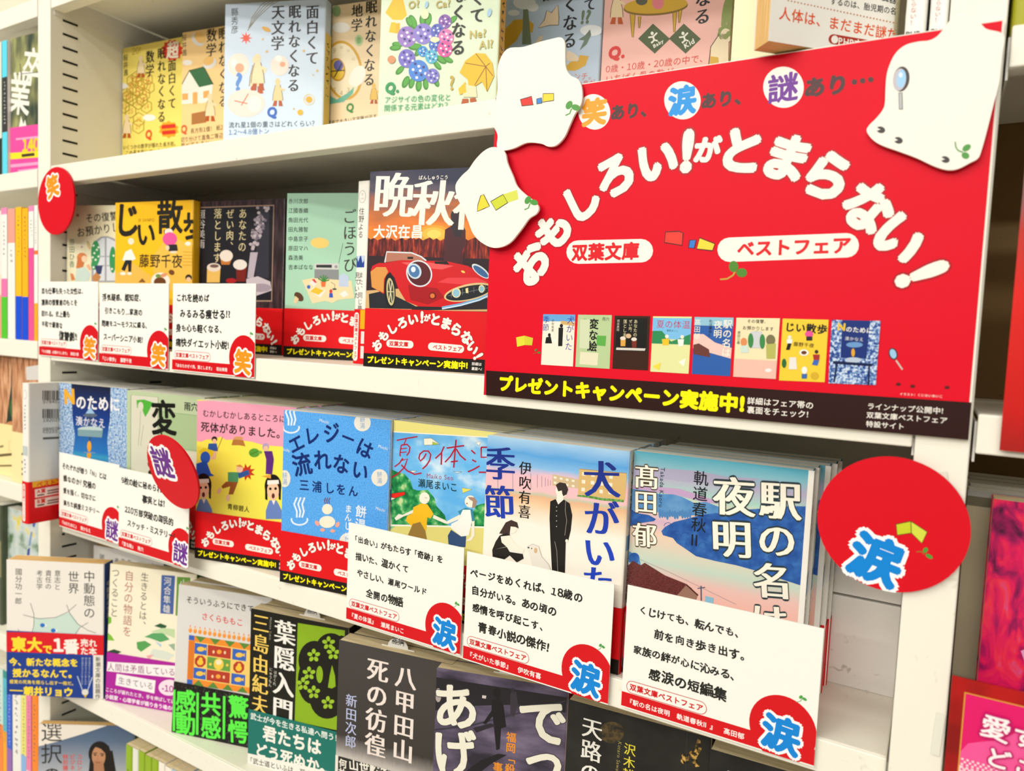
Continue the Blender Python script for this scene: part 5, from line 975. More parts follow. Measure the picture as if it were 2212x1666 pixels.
c = Cv(r, 'spine_print', .0125, .148, off=.00006, side=.1082).mm().fill('#f6f4ec').e(6.2, 12, 3.9, 7, '#55534e').e(6.2, 12, 3.6, 6.6, '#f6f4ec').t('髙田郁', 6.2, 22, 6.2, 40, INK, .01, v=True).rect(1.2, 62, 11.4, 76, '#4a90c8').e(5, 66, 3.4, 3.2, '#3a2420').t('駅の名は夜明　軌道春秋Ⅱ', 6.2, 78, 6.2, 130, INK, .012, v=True)
pile(r, 5, .0130, 'copy of the dawn landscape paperback, %s from the front of its pile', dx=.0022)

# ================================================================ fourth shelf
Z4 = 0.9422
G4 = 'paperbacks facing out on the fourth shelf'
TAB = ('定価', '825円')
r, cv, bd = book(pose(-0.8378, -0.0374, Z4, 29.6, 0), 'white paperback with a blue and red band and two blue eyes on its cover', t=.016, col='#f4efe8', pg=PG_O, group=G4, band=(.0705, M('#1c3f96')))
CHU = r
c = Cv(cv, 'cover_print', .105, .148, Mw=r.matrix_world).z(*B5)
c.poly([(265, 480), (400, 490), (540, 440), (620, 550), (590, 610), (250, 610)], '#cfe6dc')
for pts in (((180, 460), (300, 490), (430, 480), (520, 440), (590, 380)), ((235, 370), (262, 450), (262, 540), (245, 610)), ((515, 380), (540, 450), (600, 530), (680, 580), (740, 600)), ((580, 610), (620, 555), (680, 520)), ((140, 570), (155, 605))): c.l(pts, 4, '#6a6a62')
for x, y in ((335, 540), (418, 580)): c.poly([(x-28, y), (x, y-17), (x+30, y), (x, y+17)], '#fdfdfb').e(x-6, y, 19, 16, '#2a78d0')
c.t('中動態の', 690, 115, 690, 490, '#3a3632', v=True).t('世界', 568, 118, 568, 300, '#3a3632', v=True).t('意志と', 445, 112, 443, 270, '#4a4640', v=True).t('責任の', 375, 112, 373, 265, '#4a4640', v=True).t('考古学', 306, 112, 304, 265, '#4a4640', v=True).t('國分功一郎', 145, 98, 142, 380, '#4a4640', v=True)
c = Cv(bd, 'band_print', .105, .0705, Mw=r.matrix_world, off=.00066).z(*B5)
c.poly([(40, 590), (820, 603), (820, 772), (40, 742)], '#e01826').poly([(722, 768), (800, 770), (800, 1112), (722, 1108)], '#f0ece4')
c.t('東大', 88, 682, 330, 690, '#ffe23a', .05).t('で', 330, 722, 408, 725, '#ffe23a', .04).g('1', 452, 690, 80, 0, '#fdf6ee', .05).g('番', 553, 702, 120, -1, '#fdf6ee', .05).t('売れ', 622, 672, 752, 678, '#fdf6ee', .03).t('た本', 622, 735, 752, 740, '#fdf6ee', .03)
c.t('今、新たな概念を', 72, 820, 608, 828, '#ffe23a', .045).t('授かるなんて。', 100, 905, 600, 915, '#ffe23a', .045).t('感覚の死角を照らし出す一冊だ。', 75, 972, 590, 988, '#ffe23a', .02).t('朝井リョウ', 185, 1045, 570, 1055, '#ffe23a', .05).l([(78, 1040), (180, 1044)], 9, '#ffe23a').t('新潮文庫の話題作', 760, 780, 758, 1108, '#3a3632', .01, v=True)
for k in range(3): c.t('読み進めるうちに考え方が', 695-k*27, 785, 690-k*27, 1000, '#c8d4ec', v=True)
c.l([(600, 930), (640, 1040)], 7, '#c8d4ec').l([(715, 940), (680, 1040)], 7, '#c8d4ec').e(660, 1055, 26, 24, '#e8e4dc').poly([(648, 1075), (676, 1075), (662, 1100)], '#e8c23a')
Cv(r, 'spine_print', .016, .148, off=.00006, side=.105).mm().band(0, 86, '#234fa4').t('中動態の世界', 8, 20, 8, 62, '#f2f2f2', .02, v=True)
for k in range(3):
    q = copy_tree(CHU); q.matrix_world = pose(-0.8205+.0005*k, 0.0450+.0175*k, Z4, 10-2*k, 0); q['label'] = 'copy of the white blue-banded paperback, %s in the pile behind it' % ('first', 'second', 'third')[k]

r, cv, bd = book(pose(-0.7425, 0.0143, Z4, 17.8, 2.1), 'cream paperback with leafy watercolour and purple band on the fourth shelf', t=.014, col='#f8f0d8', pg=PG_C, group=G4, band=(.0525, M('#b01fa0')))
c = Cv(cv, 'cover_print', .105, .148, Mw=r.matrix_world).z(*B5)
c.t('生きるとは、', 1120, 130, 1098, 575, '#55524a', v=True).t('自分の物語を', 1000, 115, 980, 630, '#b06a60', v=True).t('つくること', 895, 95, 880, 480, '#6a675e', v=True).poly([(1248, 152), (1352, 158), (1338, 455), (1238, 448)], '#4a66a8').t('河合隼雄', 1297, 165, 1286, 448, '#f2eee4', v=True).poly([(1368, 165), (1470, 172), (1460, 470), (1355, 465)], '#6a9a3a').t('小川洋子', 1418, 180, 1405, 460, '#f2eee4', v=True)
for pts, q in ((((815, 460), (860, 480), (860, 520), (825, 540)), '#7ab83a'), (((825, 590), (860, 620), (885, 660), (825, 655)), '#82c03e'), (((1115, 630), (1180, 600), (1260, 600), (1310, 650), (1240, 670), (1160, 640)), '#5aa86a'), (((1190, 545), (1240, 525), (1290, 545), (1270, 570)), '#2a5a3a'), (((1055, 670), (1120, 660), (1170, 690), (1090, 745), (1060, 720)), '#5aa45a'), (((1160, 590), (1260, 560), (1350, 570), (1350, 640), (1250, 600)), '#c4dcae'), (((1180, 720), (1280, 740), (1350, 770), (1300, 810), (1150, 780)), '#dce4d8'), (((1300, 690), (1350, 680), (1350, 740)), '#9ab8a0'), (((1130, 775), (1190, 765), (1150, 805)), '#f0b0b0'), (((820, 745), (880, 725), (940, 745), (900, 765)), '#2a4a34'), (((1195, 660), (1250, 690), (1240, 710)), '#b8d0e8')): c.poly(pts, q)
c = Cv(bd, 'band_print', .105, .0525, Mw=r.matrix_world, off=.00066).z(*B5)
c.poly([(835, 820), (1500, 860), (1500, 960), (828, 892)], '#f8f2f4').t('人間は矛盾しているから', 832, 858, 1480, 912, '#8a3a78').poly([(905, 912), (1205, 965), (1195, 1065), (895, 1000)], '#f8f2f4').t('生きている', 915, 960, 1190, 1012, '#6a5a70').e(1310, 1020, 82, 62, '#f6e2f0').t('-10', 1250, 1020, 1345, 1032, '#b01fa0', .03)
c.t('こころが疲れたとき、手を伸ばしてほしい', 818, 1032, 1420, 1142, '#f8eef6', .02).t('小説家・心理学者が語り合う魂の教室', 815, 1085, 1400, 1192, '#f8eef6', .03)
Cv(r, 'spine_print', .014, .148, off=.00006, side=.105).mm().band(0, 96, '#5a9a3a').t('自分の物語', 7, 20, 7, 62, '#f2f2f2', .02, v=True)

r, cv, bd = book(pose(-0.6318, 0.0165, Z4, 15.9, 2.9), 'light grey paperback with a colourful folk-pattern panel and black band', t=.013, col='#dedcda', pg=PG_C, group=G4, band=(.0510, blot('black_speckle_print', [(.3, '#0e0e0c'), (.62, '#161612'), (.74, '#8a8a84')], 900, 3)))
c = Cv(cv, 'cover_print', .105, .148, Mw=r.matrix_world).z(380, 1240, 3.911)
c.t('そういうふうにできている', 85, 215, 780, 315, '#2c2c2a', .01).t('さくらももこ', 215, 355, 570, 415, '#e0484a', .015)
for k in range(14): c.e(122+k*41, 478+k*6.4, 15, 20, '#f29a3c').e(122+k*41, 455+k*6.4, 9, 10, '#f4c890').e(122+k*41, 440+k*6.4, 5, 6, '#e87a5a')
def mp(u, v): return (112+u*650-v*18, 515+u*100+v*415)
def qd(u0, v0, u1, v1, q): c.poly([mp(u0, v0), mp(u1, v0), mp(u1, v1), mp(u0, v1)], q)
qd(0, 0, 1, 1, '#f09030')
for k in range(5): c.poly([mp(.08+k*.19, 0), mp(.22+k*.19, 0), mp(.15+k*.19, .12)], '#5a8a3c').poly([mp(.08+k*.19, 1), mp(.22+k*.19, 1), mp(.15+k*.19, .88)], '#5a8a3c')
qd(.08, .12, .92, .88, '#f6d070'); qd(.08, .14, .24, .36, '#3a66c0'); qd(.25, .14, .55, .36, '#b83c2c'); qd(.57, .14, .75, .36, '#3a66c0'); qd(.08, .64, .24, .86, '#3a66c0'); qd(.25, .64, .55, .86, '#b83c2c'); qd(.57, .64, .75, .86, '#3a66c0'); qd(.25, .38, .55, .62, '#6aa048')
for u in (.16, .66):
    x, y = mp(u, .5); c.poly([(x+50*math.cos(a*PI/4+.4), y+52*math.sin(a*PI/4+.4)) for a in range(8)], '#b83c2c').e(x, y+8, 26, 24, '#f6c83c').e(x+4, y-18, 15, 16, '#f6c83c')
    for v in (.25, .75): x, y = mp(u, v); c.e(x, y, 32, 20, '#f4c650').poly([(x+24, y), (x+46, y-16), (x+46, y+16)], '#f4c650')
for v in (.25, .75): x, y = mp(.4, v); c.e(x, y, 20, 18, '#f6a83c').e(x-48, y, 9, 14, '#f4d0a0').e(x+48, y+6, 9, 14, '#f4d0a0')
x, y = mp(.4, .5); c.e(x, y, 42, 50, '#f2cf50').e(x, y-16, 26, 22, '#f8e8c0').e(x-70, y, 12, 12, '#f2cf50').e(x+72, y+8, 12, 12, '#f2cf50')
qd(0, 0, .07, .1, '#3a66c0'); qd(0, .12, .07, .88, '#e07a28'); qd(0, .9, .07, 1, '#3a66c0')
c = Cv(bd, 'band_print', .105, .0510, Mw=r.matrix_world, off=.00066).z(*B5)
GRN = '#5ef04a'
for x in (1350, 1530, 1735): c.l([(x, 1035+(x-1350)*.13), (x-4, 1355+(x-1350)*.16)], 19, GRN)
for ch, x, y in (('感', 1437, 1125), ('動', 1437, 1295), ('共', 1632, 1145), ('感', 1632, 1325), ('驚', 1845, 1170), ('愕', 1840, 1360)): c.g(ch, x, y, 160, -6, GRN, .028)
pile(r, 2, .0135, 'copy of the light grey folk-pattern paperback, %s in its pile')

r, cv, bd = book(pose(-0.5282, 0.0237, Z4, 10.7, 0), 'black and lime green paperback with a flower sword guard and teal band', t=.014, col='#17160f', pg=PG_C, group=G4, band=(.0525, M('#17746a')), tab=(.062, .0085, TAB))
c = Cv(cv, 'cover_print', .105, .148, Mw=r.matrix_world).z(380, 1240, 3.911)
c.poly([(1030, 415), (1428, 478), (1400, 1330), (1003, 1245)], '#8cb31e')
c.e(1310, 640, 130, 140, '#15140e').e(1170, 730, 135, 165, '#15140e').e(1150, 900, 120, 200, '#15140e').e(1280, 1050, 150, 175, '#15140e').e(1400, 850, 170, 330, '#15140e')
for x, y in ((1290, 585), (1165, 690), (1125, 840), (1075, 930), (1165, 1000), (1285, 1090), (1330, 670)):
    for k in range(5): c.e(x+34*math.cos(k*1.257-1.57), y+36*math.sin(k*1.257-1.57), 22, 17, '#9cc42c', -math.degrees(k*1.257-1.57), 12)
c.e(1215, 850, 28, 72, '#8cb31e').poly([(1285, 960), (1300, 860), (1320, 770), (1345, 860), (1350, 950), (1320, 968)], '#8cb31e')
c.t('葉隠入門', 925, 385, 900, 1255, '#f4f2ec', .035, v=True, mode='m').t('三島由紀夫', 722, 330, 708, 1190, '#f4cf62', .025, v=True, mode='m').t('はがくれ', 843, 815, 833, 945, '#e8e4da', v=True).t('にゅうもん', 805, 790, 795, 955, '#e8e4da', v=True).t('Mishima Yukio', 803, 365, 797, 560, '#a8a49a')
c = Cv(bd, 'band_print', .105, .0525, Mw=r.matrix_world, off=.00066).z(380, 1240, 3.911)
c.poly([(560, 1500), (1400, 1690), (1400, 1900), (560, 1700)], '#f2f0e8').t('武士が今を生きる私達へ問う！', 632, 1195, 1400, 1395, '#e4ede8', .03).t('君たちは', 735, 1335, 1235, 1470, '#f6f3ea', .04).t('どう死ぬか。', 670, 1475, 1330, 1650, '#f6f3ea', .04).t('「武士道といふは、死ぬ', 605, 1565, 1150, 1690, '#2a2a26', .01)
pile(r, 2, .0145, 'copy of the black and lime paperback, %s in its pile')

r, cv, bd = book(pose(-0.4158, 0.0208, Z4, 9.7, 0), 'dark grey paperback with pale pink title and a price slip on top', t=.016, col=vgrad('dark_snow_print', [(0, '#d8d2cc'), (.1, '#8a8480'), (.2, '#3a3634'), (1, '#474342')], .046, .148, .04, 500, (1, 1, .2)), pg=PG_C, group=G4, band=(.0480, M('#ece8de')), tab=(.052, .0095, TAB))
c = Cv(cv, 'cover_print', .105, .148, Mw=r.matrix_world).z(700, 1340, 3.95)
c.t('八甲田山', 700, 385, 668, 1215, '#f0e4de', .03, v=True, mode='m').t('死の彷徨', 462, 320, 432, 1170, '#f0e4de', .03, v=True, mode='m').t('新田次郎', 235, 630, 225, 1095, '#bcc4ea', .012, v=True, mode='m')
c = Cv(bd, 'band_print', .105, .0480, Mw=r.matrix_world, off=.00066).z(700, 1340, 3.95)
c.poly([(125, 1155), (395, 1225), (390, 1420), (120, 1350)], '#2a2826').t('何故', 165, 1180, 160, 1340, '#f0ece2', .03, v=True).t('山世', 212, 1225, 392, 1260, '#f0ece2', .03).t('死の行軍', 425, 1275, 800, 1355, '#2a2826', .03)
pile(r, 3, .0165, 'copy of the dark grey paperback with pink title, %s in its pile')

r, cv, bd = book(pose(-0.3195, 0.0278, Z4, 16.2, 0), 'violet street-photo paperback with tall cream characters on the fourth shelf', t=.016, col=blot('violet_street_print', [(.36, '#2e2a36'), (.5, '#5a5068'), (.64, '#7a6e88')], 40, 4, (.5, 1, 1.4)), pg=PG_C, group=G4, tab=(.056, .0075, ('727円',)))
c = Cv(cv, 'cover_print', .105, .148, Mw=r.matrix_world).z(700, 1340, 3.95)
c.poly([(915, 480), (2070, 660), (2060, 790), (1700, 720), (1300, 730), (915, 770)], '#262329').l([(910, 940), (1250, 900), (2060, 690)], 14, '#3a3644')
c.e(1475, 620, 34, 42, '#1a181c').poly([(1430, 690), (1490, 660), (1530, 720), (1555, 910), (1510, 925), (1500, 1100), (1470, 1110), (1450, 920), (1440, 820), (1380, 890), (1355, 880), (1430, 770)], '#1b191d').poly([(1350, 640), (1385, 645), (1380, 670), (1348, 665)], '#d8d0cc').poly([(1210, 1288), (1330, 1200), (1480, 1140), (1560, 1150), (1420, 1230), (1330, 1300)], '#1e1b22').poly([(1590, 620), (1640, 610), (1655, 720), (1620, 830), (1590, 800)], '#3c3640').e(1610, 600, 16, 20, '#332e36').poly([(1270, 920), (1420, 880), (1470, 900), (1300, 960)], '#2c2832').e(975, 640, 26, 60, '#b0a6a2')
CRM = '#f2efdf'
c.g('あ', 1120, 735, 400, -2, CRM, .03, hal=('#3a3540', .045)).g('げ', 1115, 1125, 390, -2, CRM, .03, hal=('#3a3540', .045)).g('て', 1110, 1520, 390, -2, CRM, .03).g('で', 1870, 870, 430, -2, CRM, .03, hal=('#3a3540', .045)).g('っ', 1870, 1200, 400, -2, CRM, .03, hal=('#3a3540', .045)).t('福岡「殺人', 1600, 955, 1580, 1400, '#f0962c', .02, v=True).t('事件」', 1485, 1210, 1475, 1480, '#f0962c', .02, v=True)
Cv(r, 'spine_print', .016, .148, off=.00006, side=.105).mm().fill('#c22426')
pile(r, 3, .0165, 'copy of the violet street-photo paperback, %s in its pile')

BLK = blot('soft_black_print', [(.4, '#1e1d1c'), (.6, '#2a2927')], 30, 3)
GLD = blot('gold_leaf_print', [(.45, '#1c1a16'), (.53, '#8a6a2c'), (.62, '#d8b060')], 330, 3)
r, cv, bd = book(pose(-0.2128, 0.0428, Z4, 5.0, 0), 'matte black paperback with a faint moon and white title', w=.1025, t=.020, col=BLK, pg=PG_C, group=G4)
c = Cv(cv, 'cover_print', .1025, .148, Mw=r.matrix_world).z(1180, 1480, 3.072)
c.e(435, 315, 82, 72, blot('moon_print', [(.4, '#2a2720'), (.6, '#5a4a2c')], 260, 3)).t('天路の旅人', 308, 215, 275, 950, '#eceae2', .02, v=True, mode='m').t('沢木耕太郎', 557, 388, 535, 800, '#e8d83c', .012, v=True, mode='m').t('Kotaro Sawaki', 490, 375, 470, 600, '#a89a5a').poly([(985, 420), (1005, 355), (1025, 370), (1030, 430), (1000, 480), (1020, 540), (990, 545), (960, 500), (945, 450)], GLD).e(920, 490, 30, 36, GLD).l([(935, 310), (925, 575)], 3, '#3a3832')
TEN = r
pile(r, 2, .0205, 'copy of the matte black moon paperback, %s in its pile')
q = copy_tree(TEN); q.matrix_world = pose(-0.1085, 0.0310, Z4, 4.0, 3); q['label'] = 'black paperback with a gold leaf figure, at the right end of the fourth shelf'; q.scale = (.955, 1, 1)
q2 = copy_tree(TEN); q2.matrix_world = pose(-0.1090, 0.0590, Z4, 3.0, 0); q2['label'] = 'black paperback behind the one with the gold leaf figure'; q2.scale = (.955, 1, 1)

# ================================================================ fifth shelf, only its top edge in view
Z5 = 0.7532
G5 = 'paperbacks on the fifth shelf'
r, cv, bd = book(pose(-0.8236, -0.0148, Z5, 32.2, 1.5), 'white and grey paperback with a photo of a dark-haired woman, below the blue-banded book', t=.0080, col=vgrad('grey_studio_print', [(0, '#e6e4e2'), (.35, '#b8bcc4'), (.8, '#5f7390'), (1, '#4f6484')], .06, .148), pg=PG_O, group=G5)
c = Cv(cv, 'cover_print', .105, .148, Mw=r.matrix_world).z(0, 1480, 3.95)
c.poly([(320, 260), (1100, 260), (1100, 290), (920, 345), (700, 420), (500, 480), (330, 525)], '#f4ece2').t('選択の科学', 440, 305, 440, 1240, '#2e2c2a', v=True)
for k, s_ in enumerate(('コロンビア大学', 'ビジネススクール', '特別講義')): c.t(s_, 678-k*60, 590, 678-k*60, 590+47*len(s_), '#e0504c', .015, v=True)
c.e(850, 590, 95, 110, '#1c1614').poly([(770, 590), (760, 720), (740, 800), (1000, 800), (960, 560)], '#1c1614').e(842, 610, 58, 88, '#c8906a').poly([(800, 640), (880, 650), (900, 800), (800, 800)], '#b98260').poly([(790, 520), (850, 490), (930, 520), (950, 640), (915, 700), (905, 590), (860, 545)], '#1c1614').l([(795, 585), (830, 580)], 8, '#3a2620').l([(855, 585), (890, 590)], 8, '#3a2620').e(812, 598, 12, 6, '#2a1c18').e(872, 602, 12, 6, '#2a1c18').l([(815, 660), (855, 665)], 8, '#9a5a4c').l([(838, 600), (830, 635), (840, 640)], 4, '#a87454')
SP5 = [('#93b51e', 'lime green', 66), ('#e6e8dc', 'plain white', 52), ('#93b51e', 'lime green', 58), ('#93b51e', 'lime green', 62), ('#93b51e', 'lime green', 66), ('#f4eee2', 'cream', 60), ('#f4eee2', 'cream', 58), ('#a8d0ee', 'sky blue', 54), ('#a8d0ee', 'sky blue', 56), ('#a8d0ee', 'sky blue', 58), ('#a8d0ee', 'sky blue', 60), ('#f6f2ea', 'white', 62), ('#f6f2ea', 'white', 62), ('#f6f2ea', 'white', 62), ('#f6f2ea', 'white', 62)]
ordw = ['first', 'second', 'third', 'fourth', 'fifth', 'sixth', 'seventh', 'eighth', 'ninth', 'tenth', 'eleventh', 'twelfth', 'thirteenth', 'fourteenth', 'fifteenth']
x = -0.7140
for k, (q, nm, wd) in enumerate(SP5):
    t_ = .0105+(.001 if k % 3 == 0 else 0)
    r, cv, _ = book(pose(x, .019, Z5), '%s spine-out paperback, %s from the left in the lower shelf row' % (nm, ordw[k]), w=t_, t=.105, h=.1475+(k % 3)*.0006, col=q, pg=PG_C, spine='S', group='spine-out row on the fifth shelf')
    if nm != 'plain white': scribble(Cv(cv, 'spine_print', t_, .148, Mw=r.matrix_world).mm(), t_*500, 26+k, 60+k*2, 2.6, '#3a4a2a' if k < 5 else '#4a4a48')
    x += t_+.0004
# ================================================================ left bay, seen past the upright
def Wp(px, py, y):
    d = CF+CR*((px-IW/2)/FPX)+CU*(-(py-IH/2)/FPX); t = (y-CAM.y)/d.y
    return CAM+d*t
XLE = -0.8512
GL_ = 'books in the left bay'
def spine_book(px0, px1, pyr, base, label, col, bands, y=.004, h=.148, grp='spine-out row in the left bay', marks=None, mc='#4a4640', x_max=None):
    x0, x1 = Wp(px0, pyr, y).x, Wp(px1, pyr, y).x-.0003
    if x_max is not None: x1 = min(x1, x_max)
    r, cv, _ = book(pose(x0, y, base), label, w=x1-x0, t=.100, h=h, col=col, spine='S', group=grp)
    c = Cv(cv, 'spine_print', x1-x0, h, Mw=r.matrix_world).mm()
    if bands: c.fill(col)
    for y0, y1, q in bands: c.band(y0*h*1000, y1*h*1000, q)
    if marks: scribble(c, (x1-x0)*500, marks[0]*h*1000, marks[1]*h*1000, (x1-x0)*220, mc)
    return r
BL1 = 1.5083
spine_book(-8, 4, 250, BL1, 'pale spine-out book at the picture left edge, top shelf', '#dfe8dc', [(.72, 1, '#2a3a34')])
spine_book(5, 16, 250, BL1, 'bright cyan spine-out book in the left bay', '#ece6e4', [(0, 1, '#5fdcf4'), (.27, .68, '#3c3c3a')], marks=(.3, .62), mc='#d8d8d4')
MOSS = blot('mossy_window_print', [(.36, '#3c4a3e'), (.5, '#7c8058'), (.62, '#a8aa70')], 45, 2, (1, 1, .5))
x0 = Wp(22, 250, .0075).x
r, cv, bd = book(pose(x0-.0035, .0078, BL1+.0004, 0, 0, 2.2), 'olive green paperback with white characters and a pink band, in the left bay', w=XLE-.0045-x0, t=.012, h=.150, col=MOSS, group=GL_, band=(.052, M('#f04fa4')))
c = Cv(cv, 'cover_print', .098, .150, Mw=r.matrix_world).z(0, 0, 6.9125)
c.g('卒', 480, 1000, 300, -8, '#f0efe6', .02).g('業', 300, 1400, 330, -8, '#f0efe6', .02).l([(300, 950), (330, 1250)], 8, '#2f4048').l([(250, 1110), (560, 1080)], 10, '#2f4048').z(*A1).poly([(150, 1150), (180, 990), (200, 1060), (215, 1020), (240, 1150)], '#f0efe6')
c = Cv(bd, 'band_print', .098, .052, Mw=r.matrix_world, off=.00066).z(*A1)
c.t('140', 195, 1240, 340, 1225, '#fbd32a', .06).poly([(45, 1310), (400, 1285), (400, 1340), (40, 1365)], '#fbe42c'); scribble(c, 0, 0, 0, 1, INK)
c.l([(80, 1420), (330, 1395)], 26, '#f6a6d0').l([(160, 1465), (330, 1445)], 24, '#f6a6d0').l([(140, 1190), (330, 1170)], 18, '#f6a6d0').l([(190, 1330), (300, 1318)], 26, '#4a3a2a')
# second row: spines
BL2 = 1.3222
for q in ((-12, 3, 'pale orange spine-out book cut by the picture edge', '#f6e3cc', [(.0, .5, '#f3efe8'), (.66, 1, '#f0a48c')], (.1, .4)),
          (3, 16, 'white spine-out book with pink cap and green foot', '#f4f2ee', [(0, .05, '#f48fc0'), (.54, .68, '#f07ab4'), (.68, 1, '#58c832')], (.1, .35)),
          (17, 33, 'white spine-out book with a salmon top', '#f3f1ec', [(0, .26, '#f6a494')], (.3, .42)),
          (34, 47, 'orange spine-out book with a blue foot, left one of the pair', '#fdc21c', [(.67, 1, '#1450e0')], (.06, .36)),
          (48, 61, 'orange spine-out book with a blue foot, right one of the pair', '#fdb91c', [(.67, 1, '#1450e0')], (.06, .36)),
          (62, 73, 'white spine-out book with a hot pink lower part', '#f4f2ee', [(0, .04, '#f48fc0'), (.31, 1, '#f8559c')], (.1, .22)),
          (74, 82, 'white spine-out book with an orange foot beside the upright', '#f5f3ee', [(.33, .36, '#f0783c'), (.72, 1, '#fdae26')], (.1, .28))):
    spine_book(q[0], q[1], 600, BL2, q[2], q[3], q[4], marks=q[5], h=.146+.001*(q[0] % 4), x_max=XLE)
# third row: two face-out books with yellow bands
BL3 = 1.1573
WOOD = blot('reddish_bark_print', [(.35, '#8a5a3c'), (.5, '#c88e66'), (.66, '#e8b890')], 130, 4, (2.2, 1, .25))
xa = Wp(-40, 900, .010).x
r, cv, bd = book(pose(xa, .012, BL3, 3, 0), 'brown bark-patterned book with a yellow band, at the picture left edge', w=Wp(37, 900, .012).x-xa, t=.014, h=.150, col=WOOD, group=GL_, band=(.062, M('#fae6a8')))
c = Cv(cv, 'cover_print', .1, .150, Mw=r.matrix_world).z(0, 780, 4.629)
c.poly([(120, 0), (180, 0), (185, 700), (80, 720), (60, 640), (90, 420), (110, 250)], '#2e3a30').e(160, 210, 40, 60, '#a8c0e0').e(140, 470, 44, 110, '#3f6a3c').e(110, 640, 50, 36, '#c88a5a').poly([(70, 660), (160, 650), (150, 720), (60, 730)], '#20242c')
c = Cv(bd, 'band_print', .1, .062, Mw=r.matrix_world, off=.00066).z(0, 780, 4.629)
c.l([(0, 860), (40, 850)], 20, '#8a7a50').l([(0, 945), (150, 930)], 26, '#6a5c3a').l([(0, 1048), (160, 1045)], 16, '#6a5c3a').l([(95, 800), (170, 800), (170, 900), (95, 900)], 4, '#b8a878', True)
xb = Wp(38.5, 900, .012).x
r, cv, bd = book(pose(xb, .006, BL3, 0, 0), 'tan bark-patterned book with a yellow band, beside the barcode book', w=XLE-xb, t=.014, h=.150, col=WOOD, group=GL_, band=(.058, M('#fbe8ae')))
Cv(cv, 'cover_print', .1, .150, Mw=r.matrix_world).z(0, 780, 4.629).poly([(260, 60), (385, 40), (385, 190), (265, 190)], '#d8d4d0')
c = Cv(bd, 'band_print', .1, .058, Mw=r.matrix_world, off=.00066).z(0, 780, 4.629)
for y in (930, 1010, 1080, 1130): c.l([(222, y), (240, y)], 22, '#5a4c34')
# fourth row: a tall soft-cover with a painted meadow
MEAD = blot('meadow_print', [(.34, '#5c7a54'), (.45, '#b8c8c0'), (.56, '#cfd8d8'), (.64, '#e8d44a'), (.72, '#d8b040')], 42, 4)
xc = Wp(2, 1220, .015).x
r, cv, bd = book(pose(xc-.012, .018, .9723, 4, 0, 4), 'pale meadow painting paperback with yellow flowers, in the left bay', w=.085, t=.012, h=.146, col=MEAD, group=GL_)
c = Cv(cv, 'cover_print', .085, .146, Mw=r.matrix_world).z(*B1)
c.poly([(285, 1250), (310, 1290), (290, 1345), (278, 1330)], '#3a5ab0').poly([(235, 1530), (258, 1510), (250, 1590), (228, 1600)], '#2f4c9c').l([(270, 1380), (250, 1500)], 16, '#7a9ac8')
spine_book(-14, 3, 1200, .9723, 'dark green spine-out book beside the meadow painting book', '#55604a', [(.3, .6, '#8a8a64')], y=.012)
# fifth row: coloured spines
for k, q in enumerate(((-6, 7, 'orange-footed pale green spine-out book at the lower left', '#cfe8e2', [(.46, 1, '#f88a3c')]), (7, 15, 'teal spine-out book with an orange foot at the lower left', '#5ac0d8', [(0, .06, '#2f9a90'), (.5, 1, '#fab024')]), (15, 26, 'royal blue spine-out book with a purple foot', '#2f62d8', [(.62, 1, '#9a6ab8')]), (26, 45, 'plain white spine-out book among coloured spines', '#f2f2ee', []), (46, 57, 'pale yellow spine-out book with a blue foot', '#eae67c', [(.6, 1, '#8ab8ec')]), (57, 68, 'pink spine-out book among coloured spines', '#f283ae', [(.7, 1, '#f6cfe0')]), (68, 81.5, 'orange spine-out book next to the upright, lower left', '#fb8a22', []))):
    spine_book(q[0], q[1], 1590, .7752, q[2], q[3], q[4], h=.150, marks=(.14, .6), mc='#5a5a66' if k != 2 else '#c8d8f8', x_max=XLE)

# ================================================================ right bay
GR = 'books in the right bay'
XRI = 0.0186
for x0, wd, q, lb in ((XRI, .0065, '#c9c826', 'yellow-green spine-out book beside the right upright'), (XRI+.0070, .006, '#a08f1c', 'dark olive spine-out book at the right edge'), (XRI+.0136, .02, '#e2cf96', 'beige spine-out book at the right edge')):
    book(pose(x0, .020, 1.5069), lb, w=wd, t=.105, col=q, spine='S', group=GR)
REDP = vgrad('red_poster_print', [(0, '#a81a14'), (.12, '#c8140e'), (.45, '#e01a10'), (.62, '#c02c20'), (.72, '#8a5a58'), (1, '#8c6a74')], 0, .165, .16, 26)
o = boxes('poster_panel', [(0, .130, 0, .0016, 0, .165)], REDP); o.matrix_world = pose(.0279, -.0045, 1.3058)
tag(o, 'glossy red poster panel hanging at the right edge', 'poster')
TAUPE = '#b3a88c'
r, cv, _ = book(pose(XRI, .0450, 1.1254, 0, 0), 'taupe paperback with a silver top strip at the right edge, front of its pile', w=.108, t=.014, h=.152, col=TAUPE, group=GR)
Cv(cv, 'cover_print', .108, .152, Mw=r.matrix_world).mm().band(0, 3.2, '#a8a8a0').band(3.2, 8.5, '#6a6450')
pile(r, 5, .0145, 'copy of the taupe paperback, %s in the right-hand pile')
MAG = blot('magenta_oil_print', [(.30, '#4a1038'), (.42, '#a01458'), (.52, '#e0185a'), (.62, '#f0344c'), (.72, '#c060a8')], 55, 5, (1.6, 1, .7), dist=1.5, bump=.4)
r, cv, _ = book(pose(.0293, .0260, 1.1252, 0, 0), 'magenta and crimson oil-painting paperback at the right edge', w=.107, t=.015, h=.152, col=MAG, pg=PG_C, group=GR)
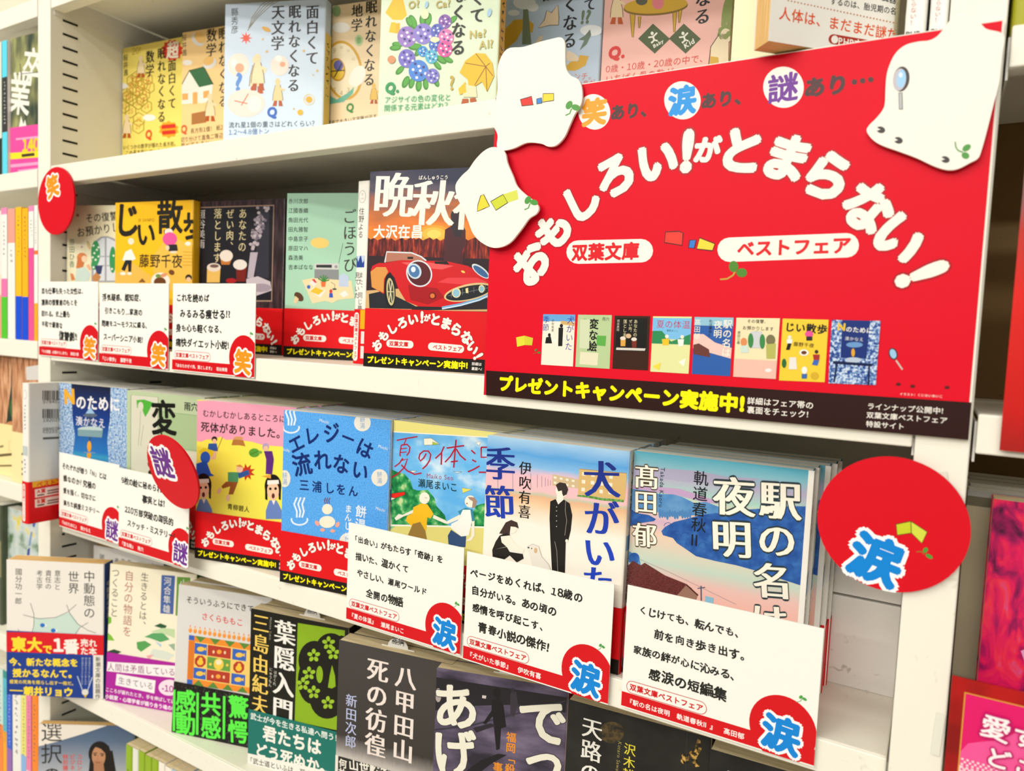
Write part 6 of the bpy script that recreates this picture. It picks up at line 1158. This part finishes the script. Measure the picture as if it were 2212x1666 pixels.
c = Cv(cv, 'cover_print', .107, .152, Mw=r.matrix_world).z(2020, 1400, 6.266)
c.poly([(1160, 40), (1215, 20), (1300, 0), (1300, 330), (1225, 220)], '#e8a0cc')
o = boxes('pop_card', [(0, .112, 0, .0012, 0, .080)], blot('dark_red_foil_print', [(.4, '#8a0c0c'), (.6, '#b81414')], 30, 2, rough=.2)); o.matrix_world = pose(.0169, -.0035, 1.1110)
tag(o, 'pink card in a dark red frame with white lettering, at the lower right edge', 'card')
c = Cv(o, 'card_print', .112, .080).mm()
c.rect(5.6, 6.6, 107, 80, '#d99a34').rect(6.2, 7.2, 106.5, 80, '#e4186c').poly([(6.2, 37), (9, 32), (15, 29), (22, 26), (30, 18), (36, 14), (46, 12), (60, 12), (106, 9), (106, 46), (6.2, 46)], '#f2589c')
c.rect(6.2, 44, 106.5, 80, '#f8dfe4')
for j in range(6):
    for k in range(46): c.e(7.2+k*2.2+(j % 2)*1.1, 40.5+j*1.25, .62-.02*abs(j-2), .56, '#f8dfe4' if j < 3 else '#f2589c', n=8)
c.g('愛', 19.5, 20.5, 12.5, -6, '#fdf3f6', .02, hal=('#c2186c', .09)).g('す', 31.5, 21.5, 10.5, -4, '#fdf3f6', .025, hal=('#c2186c', .09)).g('べ', 42.5, 22, 10.5, -4, '#fdf3f6', .025, hal=('#c2186c', .09)).g('き', 53, 22, 10.5, -4, '#fdf3f6', .025, hal=('#c2186c', .09))
c.g('ど', 21.5, 35, 10.5, -4, '#fdf3f6', .025, hal=('#c2186c', .09)).g('こ', 32.5, 36, 9.5, -4, '#fdf3f6', .025, hal=('#c2186c', .09)).g('に', 42.5, 37, 10, -4, '#fdf3f6', .025, hal=('#c2186c', .09))
c.t('面白', 11, 49.5, 22, 50, '#d83a1c', .03, hal=('#fbf2e8', .07)).t('すぎる', 23, 51, 35, 54, '#24242c', .03, hal=('#fbf2e8', .07))

# ---------------------------------------------------------------- set the print
load_glyphs()
for c in CANV: flush(c)
for o in list(bpy.data.objects):
    for k in ('_h', '_path'):
        if k in o: del o[k]
